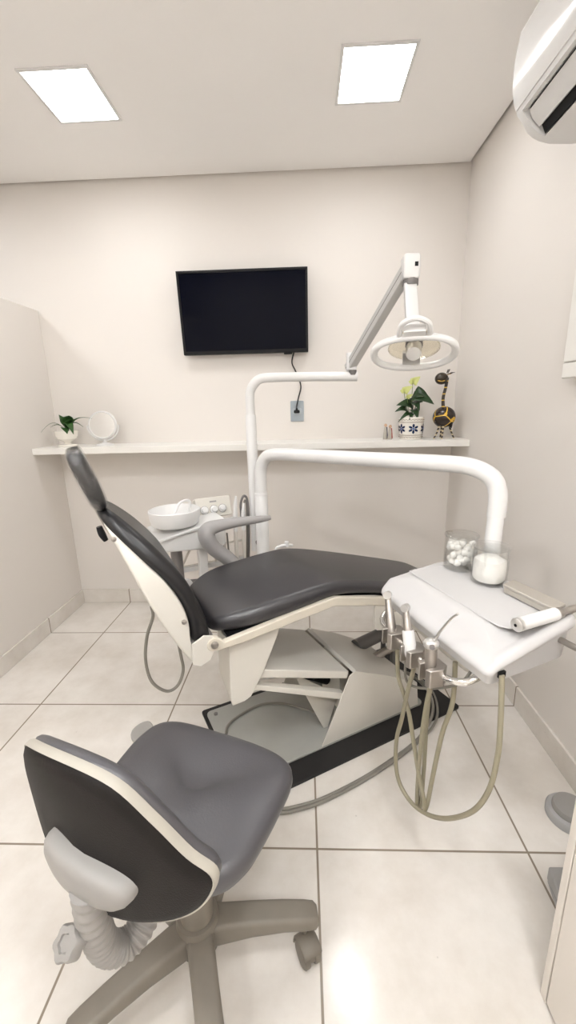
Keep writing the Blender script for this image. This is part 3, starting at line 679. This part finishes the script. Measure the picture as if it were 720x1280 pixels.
# turbine handpiece
def hp(name, lab, top, bot, hose, kind):
    top, bot = V(top), V(bot); t = thing(name, lab, 'handpiece', tuple(bot), 'instruments in the tray holders'); d = (top-bot)
    a = bot; ax_ = d.normalized()
    if kind == 'turbine':
        b = MB().tube([a, a + d*.25, a + d*.5, a + d*.75, top], [.0120, .0135, .0122, .0096, .0078], 14)
        b.build('body', M['metal'], t)
        hx = V((-.35, -.9, .15)).normalized()
        MB().cyl(top - hx*.006 + V((0, 0, .004)), top + hx*.014 + V((0, 0, .006)), .0105).build('head', M['alu'], t)
        MB().cyl(top + hx*.004, top + hx*.004 + V((.010, -.002, .004)), .0012).build('bur', M['chrome'], t)
    elif kind == 'motor':
        mid = a + d*.55
        MB().tube([a, a + d*.1, a + d*.5, mid], [.0128, .0150, .0150, .0128], 16, k=4).build('motor', M['plastic'], t)
        MB().tube([mid, mid + d*.2, top], [.0112, .0095, .0070], 14).build('contra_angle', M['metal'], t)
        hx = V((-.5, -.8, .1)).normalized(); MB().cyl(top - hx*.007 + V((0, 0, .003)), top + hx*.012 + V((0, 0, .005)), .0098).build('head', M['alu'], t)
    else:
        MB().tube([a, a + d*.3, a + d*.8, top], [.0105, .0130, .0138, .0140], 16, k=4).build('body', M['metal'], t)
        MB().ball(top + V((0, 0, .008)), .0185, 18, 12, (1, .9, .75)).build('head', M['alu'], t)
        MB().cyl(top + V((-.004, -.018, .012)), top + V((-.005, -.022, .013)), .006).build('button', M['greydk'], t)
        tipe = V(T(.372, -.036, .827))
        MB().tube([top + V((.006, .0, .016)), top.lerp(tipe, .35) + V((0, 0, .012)), top.lerp(tipe, .75) + V((0, 0, .010)), tipe], [.0042, .0030, .0026, .0028], 10).build('nozzle', M['alu'], t)
    MB().tube([tuple(a + V((0, 0, .012)))] + hose, .0058, 10).build('hose', M['hose'], t)
hp('turbine_handpiece', 'slim steel handpiece in the holder furthest from the viewer, its head at the tray corner', T(.098, -.032, .742), T(.148, -.044, .645), h1, 'turbine')
hp('contra_angle_handpiece', 'white-bodied handpiece with steel angled head in the middle holder', T(.187, -.035, .748), T(.236, -.046, .643), h2, 'motor')
hp('air_water_syringe', 'steel syringe with long bent nozzle in the holder nearest the viewer', T(.300, -.040, .708), T(.312, -.046, .643), h3, 'syringe')

# things standing on the tray
ZT = .7735
def jar(l, q, lab):
    c = T(l, q, ZT); t = thing('glass_jar', lab, 'jar', tuple(c), 'glass jars on the tray')
    R = .0455
    MB().lathe([(0, 0), (R-.004, 0), (R, .004), (R+.0005, .06), (R, .088), (R-.0005, .098), (R-.0035, .098), (R-.003, .088), (R-.0025, .06), (R-.003, .008), (0, .006)], tuple(c), n=44).build('body', M['glass'], t)
    MB().lathe([(R-.006, .0985), (R+.002, .0985), (R+.0025, .1025), (R, .105), (R-.012, .1065), (0, .1065)], tuple(c), n=44).lathe([(R-.010, .0925), (R-.009, .0983)], tuple(c), n=44).build('lid', M['glass'], t)
    return c
c = jar(.060, .232, 'lidded glass jar of cotton balls, the further of the two on the tray')
m = MB()
for k in range(64):
    for _ in range(50):
        a, r_ = random.uniform(0, 2*PI), 0.031*math.sqrt(random.random()); z = random.uniform(.018, .082)
        break
    m.ball(c + V((r_*math.cos(a), r_*math.sin(a), z)), random.uniform(.009, .0115), 10, 7, (1, random.uniform(.8, 1.1), random.uniform(.8, 1)))
tag(m.build('cotton_balls', M['cotton'], origin=tuple(c + V((0, 0, .008)))), 'white cotton balls heaped inside the further glass jar', 'cotton', kind='stuff')
c = jar(.171, .234, 'lidded glass jar of smooth cotton wool, the nearer of the two on the tray')
m = MB(); rr = []
for i, (r, h) in enumerate([(.036, .008), (.0405, .014), (.0415, .03), (.0415, .055), (.039, .066), (.026, .072), (.010, .074)]):
    rr.append([c + V((r*math.cos(2*PI*j/28), r*math.sin(2*PI*j/28), h + .0025*math.sin(3*2*PI*j/28 + i)*(i > 2))) for j in range(28)])
m.loft(rr); tag(m.build('cotton_wool', M['cotton'], origin=tuple(c + V((0, 0, .008)))), 'soft white cotton wool half filling the nearer glass jar', 'cotton', kind='stuff')
# flat steel box
t = thing('instrument_box', 'flat greyish metal box lying on the tray behind the white cylinder', 'box', tuple(T(.29, .245, ZT)))
bq = lambda x, y, z: T(.303 + x - y*.25, .243 + y + x*.0, z)
MB().prism(rrect(.072, .022, .003), bq, ZT, ZT+.014).build('body', M['steelbox'], t, bevel=.001)
MB().prism(rrect(.074, .0235, .003), bq, ZT+.0145, ZT+.022).build('lid', M['steelbox'], t, bevel=.0015)
# curing light
t = thing('curing_light', 'white cylindrical hand instrument with grey end cap lying on the tray, nearest its right end', 'dental tool', tuple(T(.395, .16, ZT)))
p0, p1 = T(.398, .092, ZT+.0155), T(.390, .212, ZT+.0155); dx = (p1-p0).normalized()
MB().cyl(p0 + dx*.012, p1, .0145).build('body', M['plastic'], t)
MB().lathe([(.010, 0), (.0148, .003), (.0148, .0125)], tuple(p0), dx, 24).build('end_cap', M['alu'], t)
MB().lathe([(.0035, -.0006), (.0035, .003)], tuple(p0), dx, 12).build('socket_hole', M['black'], t)
MB().lathe([(.0145, 0), (.0125, .006), (.0125, .016), (.0085, .022), (.0075, .045), (.009, .048), (.0065, .08)], tuple(p1), dx, 20).build('coupling', M['metal'], t)

# cable lying on the floor round the front of the mat
fc = [(-.30, 1.00, .007), (-.20, 1.02, .007), (-.103, 1.042, .007), (-.052, 1.051, .007), (.038, 1.08, .007), (.148, 1.138, .007), (.254, 1.206, .007), (.389, 1.307, .007), (.462, 1.385, .008), (.505, 1.445, .017), (.531, 1.513, .019), (.536, 1.60, .019), (.50, 1.69, .019), (.42, 1.73, .03)]
t = thing('floor_cable', 'grey twin hose curving over the tiles in front of the black mat', 'cable', (.0, 1.07, 0))
MB().tube(fc, .0062, 8).build('outer_hose', M['hose2'], t)
MB().tube([(x - .004, y - .013, z) for x, y, z in fc[:8]] + [(.472, 1.372, .008), (.520, 1.432, .017), (.547, 1.51, .018), (.552, 1.605, .018), (.514, 1.70, .018), (.43, 1.745, .026)], .0052, 8).build('inner_hose', M['hose2'], t)

# ------------------------------------------------------------------ operating light
ol = thing('operating_light', 'white operating light on a jointed arm, in front of the back wall', 'dental light', (-.22, 1.86, .60))
LX, LY = -.226, 1.845
MB().lathe([(.0235, .60), (.0235, 1.215), (.0215, 1.219)], (LX, LY, 0), n=24).build('lower_tube', M['white'], ol)
MB().tube([(LX, LY, 1.21), (LX, LY, 1.28), (LX+.006, LY, 1.325), (LX+.038, LY, 1.362), (LX+.085, LY, 1.371), (.0, LY, 1.371), (.15, LY, 1.368), (.232, LY, 1.366)], .0195, 18).build('horizontal_tube', M['white'], ol)
MB().tube([(LX, LY-.005, .655), (LX+.02, LY-.035, .63), (-.19, 1.795, .60)], .011, 10).build('mounting_bracket', M['greydk'], ol)
J0, J1 = V((.207, 1.835, 1.415)), V((.335, 1.475, 1.655))
MB().lathe([(.017, 1.372), (.017, 1.392), (.013, 1.394), (.013, 1.408)], (.212, LY-.004, 0), n=20).build('swivel', M['greydk'], ol)
d = (J1-J0).normalized(); sd = d.cross(V((0, 0, 1))).normalized(); nd = sd.cross(d)
def bx(m, a, b, w, h, r=.004):
    m.loft([[p + sd*x + nd*y for x, y in rrect(w, h, r, 3)] for p in (a, b)]); return m
m = MB(); bx(m, J0 - d*.03, J1 + d*.02, .0165, .020); m.build('spring_arm', M['armgrey'], ol, bevel=.001)
m = MB(); bx(m, J0 - d*.028 - nd*.0, J1 - d*.0, .0172, .0022, .002); m.build('arm_groove', M['greydk'], ol)
m = MB(); m.loft([[V((.207, 1.840, 1.392)) + V((x, y, 0)) for x, y in rrect(.020, .020, .008)], [V((.207, 1.840, 1.405)) + V((x, y, 0)) for x, y in rrect(.021, .021, .008)], [V((.203, 1.843, 1.46)) + V((x, y, 0)) for x, y in rrect(.017, .018, .007)]]); m.build('elbow_cover', M['white'], ol, bevel=.002)
m = MB(); m.loft([[V((.345, 1.463, z)) + V((x*s, y*s, 0)) for x, y in rrect(.026, .026, .008)] for z, s in ((1.628, .9), (1.635, 1), (1.690, 1), (1.698, .85))]); hb = m.build('head_joint', M['white'], ol, bevel=.002)
m = MB(); m.box((.352, 1.434, 1.660), (.362, 1.440, 1.672)); m.build('screw', M['black'], hb)
MB().lathe([(.024, 1.612), (.024, 1.630)], (.347, 1.462, 0), n=20).build('knuckle', M['greydk'], ol)
# drop link, yoke, oval handle ring, reflector and lamp
MB().loft([[V((.344, 1.455, 1.617)) + V((x, y, 0)) for x, y in rrect(.0195, .011, .005)], [V((.351, 1.418, 1.468)) + V((x, y, 0)) for x, y in rrect(.0205, .010, .005)]]).build('drop_link', M['white'], ol, bevel=.002)
lc = V((.351, 1.397, 1.404)); ex = V((.97, -.243, 0)).normalized(); hf = V((-.243, -.97, 0)).normalized()
tl = math.radians(57); nf = (hf*math.cos(tl) - V((0, 0, math.sin(tl)))).normalized(); ey = nf.cross(ex).normalized()
if ey.z < 0: ey = -ey
def Lp(a, b, c_=0): return lc + ex*a + ey*b + nf*c_
N_ = 48; rr = []
for i in range(N_):
    a = 2*PI*i/N_
    ca, sa = math.cos(a), math.sin(a); x = .1225*math.copysign(abs(ca)**.86, ca); y = .070*math.copysign(abs(sa)**.86, sa)
    rad = V((x, y)).normalized(); w_ = .0115
    rr.append([Lp(x + rad.x*w_*math.cos(2*PI*j/12), y + rad.y*w_*math.cos(2*PI*j/12), w_*math.sin(2*PI*j/12)) for j in range(12)])
MB().loft(rr, closed=True).build('handle_ring', M['white'], ol, angle=80)
yk = [Lp(-.042, .066, -.004), Lp(-.043, .092, -.004), Lp(-.034, .118, -.008), Lp(0, .132, -.012), Lp(.034, .118, -.008), Lp(.043, .092, -.004), Lp(.042, .066, -.004)]
MB().tube(yk, .0085, 10).build('yoke', M['white'], ol)
m = MB(); m.loft([[Lp(x, y, c_) for x, y in rrect(.032, .012, .005, ca=0, cb=.088)] for c_ in (-.022, .006)]); m.build('head_block', M['white'], ol, bevel=.002)
# glass reflector, a shallow bowl behind the ring
rg = []
for f, dz in ((1, .0), (.93, -.020), (.78, -.036), (.55, -.047), (.3, -.052), (.08, -.053)):
    rg.append([Lp(.078*f*math.cos(2*PI*j/36), .008+.054*f*math.sin(2*PI*j/36), -.010+dz) for j in range(36)])
MB().loft(rg, False, True).build('reflector', M['yellowglass'], ol, solid=.003, angle=80)
m = MB(); m.loft([[Lp(x, y, c_) for x, y in rrect(.028, .035, .006, ca=-.006, cb=-.036)] for c_ in (-.012, -.002)]); m.build('lamp_support', M['alu'], ol, bevel=.002)
MB().lathe([(.021, -.055), (.024, -.035), (.024, .012), (.0215, .017), (.0, .018)], tuple(Lp(0, .005, 0)), nf + hf*.9, 26).build('bulb_shield', M['alu'], ol)
MB().lathe([(.027, -.052), (.027, -.036)], tuple(Lp(0, .012, -.0)), nf + hf*.9, 26).build('bulb_socket', M['greydk'], ol)

# ------------------------------------------------------------------ spittoon unit behind the chair
su = thing('spittoon_unit', 'white spittoon unit with basin behind the chair, in front of the back wall', 'spittoon', G(-.40, .48, 0))
top = [(-.575, .742), (-.52, .752), (-.46, .765), (-.40, .776), (-.33, .782), (-.285, .785)]
bodyp = top + [(-.290, .684), (-.31, .676), (-.42, .680), (-.545, .690), (-.568, .708)]
m = MB(); m.loft([[G(u, v, w) for u, w in bodyp] for v in (.372, .60)]); m.build('body', M['white'], su, bevel=.008, seg=3)
m = MB(); m.loft([[G(u, .362, w) for u, w in [(-.575, .748), (-.46, .772), (-.33, .789), (-.282, .792), (-.282, .780), (-.33, .777), (-.46, .760), (-.575, .736)]], [G(u, .60, w) for u, w in [(-.575, .748), (-.46, .772), (-.33, .789), (-.282, .792), (-.282, .780), (-.33, .777), (-.46, .760), (-.575, .736)]]]); m.build('top_deck', M['white'], su, bevel=.003)
bc = G(-.478, .46, .780)
MB().lathe([(0, 0), (.088, 0), (.097, .007), (.103, .030), (.106, .056), (.106, .064), (.102, .066), (.098, .058), (.088, .024), (.02, .014), (0, .014)], tuple(bc), n=48).build('basin', M['ceramic'] if 0 else M['plastic'], su)
MB().tube([bc + V((.035, .05, .01)), bc + V((.05, .06, .075)), bc + V((.042, .047, .092)), bc + V((.020, .016, .086)), bc + V((.005, -.008, .050))], [.006, .006, .006, .0055, .0045], 10).build('water_spout', M['plastic'], su)
# control panel with three knobs
nv = (-CV + V((0, 0, .35))).normalized(); pu = V((0, 0, 1)) - nv*nv.z; pu.normalize()
pc = G(-.285, .54, .815)
def P_(a, b, c_=0): return pc + CU*a + pu*b + nv*c_
m = MB(); m.loft([[P_(x, y, c_) for x, y in rrect(.082, .045, .006)] for c_ in (-.045, 0)]); cp = m.build('control_panel', M['cream'], su, bevel=.003)
MB().loft([[P_(x, y+.024, c_) for x, y in rrect(.016, .0035, .001)] for c_ in (.0, .0008)]).build('maker_plate', M['greyarm'], cp)
for a in (-.045, .0, .040):
    k_ = MB().lathe([(.018, 0), (.018, .003), (.0145, .004), (.013, .016), (.011, .018), (0, .018)], tuple(P_(a, -.012, 0)), nv, 24).build('knob', M['plastic'], cp)
    MB().lathe([(.0195, .0002), (.0195, .0016)], tuple(P_(a, -.012, 0)), nv, 24).build('knob_ring', M['greydk'], k_)
MB().lathe([(.024, .50), (.024, .70)], tuple(G(-.490, .44, 0)), n=20).build('column', M['greydk'], su)
MB().tube([G(-.490, .44, .515), G(-.30, .425, .50), G(-.138, .395, .50)], .018, 12).build('carrier_arm', M['greydk'], su)
m = MB(); m.loft([[G(-.385 + x, .42 + y, z) for x, y in rrect(.019, .016, .004)] for z in (.49, .69)]); m.build('support_leg', M['white'], su, bevel=.002)
m = MB(); m.prism(rrect(.16, .009, .004), lambda a, b, z: G(-.33+a, .47+b*1.0, z), .555, .575); m.build('hose_rail', M['plastic'], su, bevel=.002)
m = MB(); m.prism([(x-.198, y+.45) for x, y in rrect(.045, .012, .004)], lambda a, b, z: G(a, b, z), .748, .758); m.build('suction_rack', M['plastic'], su, bevel=.002)
m = MB(); m.prism([(x-.215, y+.50) for x, y in rrect(.03, .03, .004)], lambda a, b, z: G(a, b, z), .735, .757); m.build('rack_arm', M['plastic'], su, bevel=.002)
for lab_, u0, ln, rr_ in (('white tapered suction handpiece in the rack, the left of the two beside the control panel', -.222, .115, .011), ('white tapered suction handpiece in the rack, the right of the two beside the control panel', -.186, .080, .010)):
    t = thing('suction_handpiece', lab_, 'handpiece', tuple(G(u0, .436, .70)), 'suction handpieces of the spittoon unit')
    MB().tube([G(u0, .436, .715), G(u0+.002, .436, .760), G(u0+.004, .436, .758+ln*.55), G(u0+.010, .438, .758+ln)], [rr_*.85, rr_, rr_*.8, rr_*.45], 12).build('body', M['plastic'], t)
    e = .02 if ln > .1 else -.01
    MB().tube([G(u0, .436, .72), G(u0, .44, .62), G(u0+.012, .45, .50), G(u0+.02, .455, .44), G(u0-.02, .46, .40), G(u0-.06, .47, .42), G(u0-.08, .48, .48), G(u0-.08, .49, .58), G(u0-.075, .50, .69)], .0088 if ln > .1 else .0065, 10).build('hose', M['hosewh'], t)
t = thing('suction_hose', 'dark looped hose hanging beside the suction rack and the white posts', 'hose', tuple(G(-.155, .47, .60)))
MB().tube([G(-.178, .47, .757), G(-.180, .47, .82), G(-.170, .47, .856), G(-.157, .47, .862), G(-.147, .47, .84), G(-.145, .47, .76), G(-.150, .47, .62), G(-.165, .475, .45), G(-.19, .48, .40), G(-.24, .49, .42), G(-.26, .50, .52), G(-.262, .51, .69)], .0055, 10).build('tube', M['greydk'], t)
MB().tube([G(-.162, .475, .757), G(-.164, .475, .81), G(-.158, .475, .84), G(-.150, .476, .82), G(-.152, .478, .70), G(-.165, .48, .50), G(-.19, .49, .44), G(-.23, .50, .48), G(-.24, .51, .69)], .0042, 8).build('thin_tube', M['hose2'], t)
# lower frame seen between the hoses
m = MB()
for a, b in (((-.46, .52, .56), (-.16, .52, .56)), ((-.46, .52, .46), (-.16, .52, .46)), ((-.25, .52, .64), (-.16, .52, .64)), ((-.25, .52, .46), (-.25, .52, .69)), ((-.16, .52, .46), (-.16, .52, .66)), ((-.25, .52, .46), (-.16, .52, .56)), ((-.46, .52, .56), (-.40, .52, .66))):
    m.cyl(G(*a), G(*b), .0055, n=8)
m.build('wire_frame', M['hosewh'], su)

# ------------------------------------------------------------------ rolling stool in the foreground
HB = V((-.25, .665, 0)); SA = math.radians(-22)
SE, SF = V((math.cos(SA), math.sin(SA), 0)), V((-math.sin(SA), math.cos(SA), 0))
def Q(e, s, z): return HB + SE*e + SF*s + V((0, 0, z))
so = thing('rolling_stool', 'black dentist stool with low backrest on a grey wheeled base, in the foreground', 'stool', tuple(HB))
# seat pad
def seat_outline(g=0):
    c = [(-.196, -.07), (-.208, .0), (-.222, .10), (-.212, .165), (-.165, .196), (-.06, .206), (.06, .208), (.138, .192), (.172, .15), (.178, .07), (.176, -.005), (.168, -.055), (.140, -.100), (.07, -.132), (-.08, -.138), (-.155, -.118)]
    return cr(c, 5, True)
so_l = seat_outline(); ce, cs = -.012, .015
rings = []
for f, z, df in ((.80, .428, 0), (.94, .430, 0), (.985, .440, 0), (1.0, .453, 0), (.995, .466, 0), (.965, .476, 0), (.90, .4815, 0), (.78, .484, 0), (.6, .485, 0), (.35, .4855, 0), (.1, .4855, 0)):
    rings.append([Q(ce + (e-ce)*f, cs + (s-cs)*f, z - .016*max(0, (s+.05)/.25)**3) for e, s in so_l])
MB().loft(rings).build('seat', M['vinyl2'], so, angle=70)
MB().loft([[Q(ce + (e-ce)*f, cs + (s-cs)*f, z) for e, s in so_l] for f, z in ((.70, .412), (.82, .416), (.86, .429))]).build('seat_shell', M['black'], so, angle=50)
m = MB(); m.prism([(x+.0, y) for x, y in rrect(.07, .10, .02)], lambda a, b, z: Q(a, b, z), .392, .414); m.build('seat_mechanism', M['greyp'], so, bevel=.004)
# lever paddle
m = MB(); pp = [(-.10, .04), (-.19, .115), (-.235, .135), (-.278, .160), (-.300, .145), (-.302, .115), (-.280, .093), (-.235, .085), (-.19, .075), (-.10, .01)]
m.prism(cr(pp, 4, True), lambda a, b, z: Q(a, b+.04, z), .404, .416); m.build('height_lever', M['greyp'], so, bevel=.003)
# column and star base
MB().lathe([(.036, .12), (.036, .235), (.034, .24), (.030, .24), (.030, .31), (.024, .312), (.024, .395)], tuple(HB), n=28).build('gas_column', M['base'], so)
m = MB(); m.lathe([(.034, .085), (.046, .09), (.047, .155), (.043, .166), (.036, .168)], tuple(HB), n=32)
angs = [8, 79, 150, 219, 291]
for an in angs:
    a = math.radians(an); dv = V((math.cos(a), math.sin(a), 0)); sv = V((-dv.y, dv.x, 0)); rr = []
    for t_, zt, hh, hw in ((.02, .155, .060, .030), (.06, .153, .056, .028), (.12, .149, .046, .0265), (.19, .140, .038, .026), (.24, .131, .036, .0255), (.262, .126, .034, .024), (.270, .120, .026, .018)):
        rr.append([HB + dv*t_ + sv*x + V((0, 0, zt - hh/2 + y)) for x, y in rrect(hw, hh/2, .011, 4)])
    m.loft(rr)
m.build('star_base', M['base'], so, angle=50)
for k, an in enumerate(angs):
    a = math.radians(an); dv = V((math.cos(a), math.sin(a), 0)); c = HB + dv*.238
    ca = math.radians(an - 70 + 55*math.sin(k*2.1)); cd = V((math.cos(ca), math.sin(ca), 0)); cside = V((-cd.y, cd.x, 0))
    cc = c + cd*.018; o = None
    m = MB(); m.cyl(c + V((0, 0, .055)), c + V((0, 0, .096)), .007)
    for s in (-1, 1):
        m.lathe([(.012, .006*s), (.027, .006*s), (.0285, .009*s), (.0285, .018*s), (.026, .021*s), (.0, .023*s)], tuple(cc + V((0, 0, .0285))), cside, 24)
    m.lathe([(.023, -.006), (.023, .006)], tuple(cc + V((0, 0, .0285))), cside, 20)
    o = m.build('caster', M['greydk'] if 0 else M['base'], so)
    hood = []
    for i in range(11):
        t_ = math.radians(-10 + 155*i/10); rdir = cd*(-math.cos(t_ )) + V((0, 0, math.sin(t_)))
        base_ = cc + V((0, 0, .0285))
        hood.append([base_ + rdir*r_ + cside*w_ for r_, w_ in ((.030, -.022), (.033, -.019), (.0335, 0), (.033, .019), (.030, .022))])
    MB().loft(hood, loop=False).build('hood', M['base'], o, solid=.003, angle=60)
# backrest
bo = [(-.208, .600), (-.200, .655), (-.165, .715), (-.085, .757), (.0, .773), (.070, .758), (.120, .702), (.160, .640), (.188, .604), (.186, .570), (.160, .530), (.105, .500), (.01, .478), (-.09, .478), (-.165, .508), (-.197, .550)]
bo = cr(bo, 5, True); be, bz = -.010, .62
def BK(e, z, off): return Q(e, -.206 + .052*(e/.2)**2 - (z-.62)*.04 + off, z)
def brings(lst): return [[BK(be + (e-be)*f, bz + (z-bz)*f, o_) for e, z in bo] for f, o_ in lst]
MB().loft(brings([(.94, .004), (.97, .008), (.985, .014), (.975, .021), (.94, .028), (.85, .034), (.6, .038), (.3, .039), (.06, .039)])).build('back_cushion', M['vinyl2'], so, angle=70)
MB().loft(brings([(.06, -.016), (.5, -.016), (.86, -.0155), (.93, -.013), (.975, -.008), (.985, -.002), (.975, .004)])).build('back_shell', M['shell'], so, angle=50)
MB().loft(brings([(.978, -.001), (.982, -.0065), (.992, -.0075), (1.0, -.003), (1.0, .0035), (.992, .008), (.96, .009), (.955, .002)]), False, False).build('back_rim', M['rim'], so, angle=60)
# grey bracket on the back
bk = [(-.082, .606), (-.065, .622), (.0, .616), (.055, .606), (.082, .594), (.088, .578), (.075, .558), (.035, .548), (-.03, .547), (-.065, .558), (-.082, .584)]
bk = cr(bk, 4, True)
bkr = []
for f, o_ in ((1.0, -.006), (1.0, -.022), (.96, -.032), (.86, -.038), (.6, -.041), (.2, -.042)):
    bkr.append([BK(.005 + (e-.005)*f, .577 + (z-.577)*f, o_) for e, z in bk])
MB().loft(bkr).build('back_bracket', M['greyp'], so, angle=50)
# corrugated sleeve over the J-bar
path = cr([(.006, -.228, .565), (-.003, -.224, .50), (-.010, -.217, .44), (-.013, -.209, .398), (-.009, -.196, .370), (.001, -.177, .358), (.010, -.154, .367), (.013, -.130, .385), (.013, -.10, .398), (.01, -.05, .404)], 12)
MB().tube([tuple(Q(*p)) for p in path], [.0238 + .0016*math.cos(i*PI*.5) for i in range(len(path))], 20, k=2).build('bellows_sleeve', M['greyp'], so, angle=80)
kc = Q(-.020, -.240, .452); kd = (SF*-.62 + SE*-.08 + V((0, 0, .72))).normalized()
m = MB(); rr = []
for h, sc in ((0, .5), (.004, .55), (.008, .95), (.012, 1), (.026, 1), (.030, .9), (.031, .5), (.027, .45), (.027, .1)):
    ku = V((0, 0, 1)) - kd*kd.z; ku.normalize(); kw = kd.cross(ku)
    rr.append([kc + kd*(h+.002) + (ku*math.cos(2*PI*j/36) + kw*math.sin(2*PI*j/36))*(.0225*sc*(1+.09*math.cos(6*2*PI*j/36))) for j in range(36)])
m.loft(rr); m.cyl(kc - kd*.028, kc + kd*.004, .010); m.build('tension_knob', M['greyp'], so, angle=50)

# ------------------------------------------------------------------ camera
F, HCAM = 518.27, 1.2485
r_ = V((0.99914178, 0.0339538, -0.02372445)); u_ = V((0.01464499, 0.24619286, 0.96911021)); f_ = V((-0.03874576, 0.96862594, -0.24548432))
cam = bpy.data.cameras.new('camera'); co = bpy.data.objects.new('camera', cam); COL.objects.link(co)
cam.sensor_fit = 'VERTICAL'; cam.sensor_height = 36.0; cam.lens = F/1280*36.0; cam.clip_start = .02
co.matrix_world = Matrix(((r_.x, u_.x, -f_.x, 0), (r_.y, u_.y, -f_.y, 0), (r_.z, u_.z, -f_.z, HCAM), (0, 0, 0, 1)))
S.camera = co

# ------------------------------------------------------------------ world and colour
w = bpy.data.worlds.new('world'); S.world = w; w.use_nodes = True
w.node_tree.nodes['Background'].inputs[0].default_value = (1, .96, .9, 1); w.node_tree.nodes['Background'].inputs[1].default_value = 0.0
S.view_settings.view_transform = 'Standard'; S.view_settings.look = 'None'
S.view_settings.gamma = 1; S.view_settings.use_curve_mapping = False
S.view_settings.exposure = 1.22
S.cycles.use_denoising = True
S.cycles.max_bounces = 12; S.cycles.diffuse_bounces = 8; S.cycles.transmission_bounces = 10
S.cycles.sample_clamp_indirect = 6.0
for o in list(bpy.data.objects):
    if '_w' in o: del o['_w']
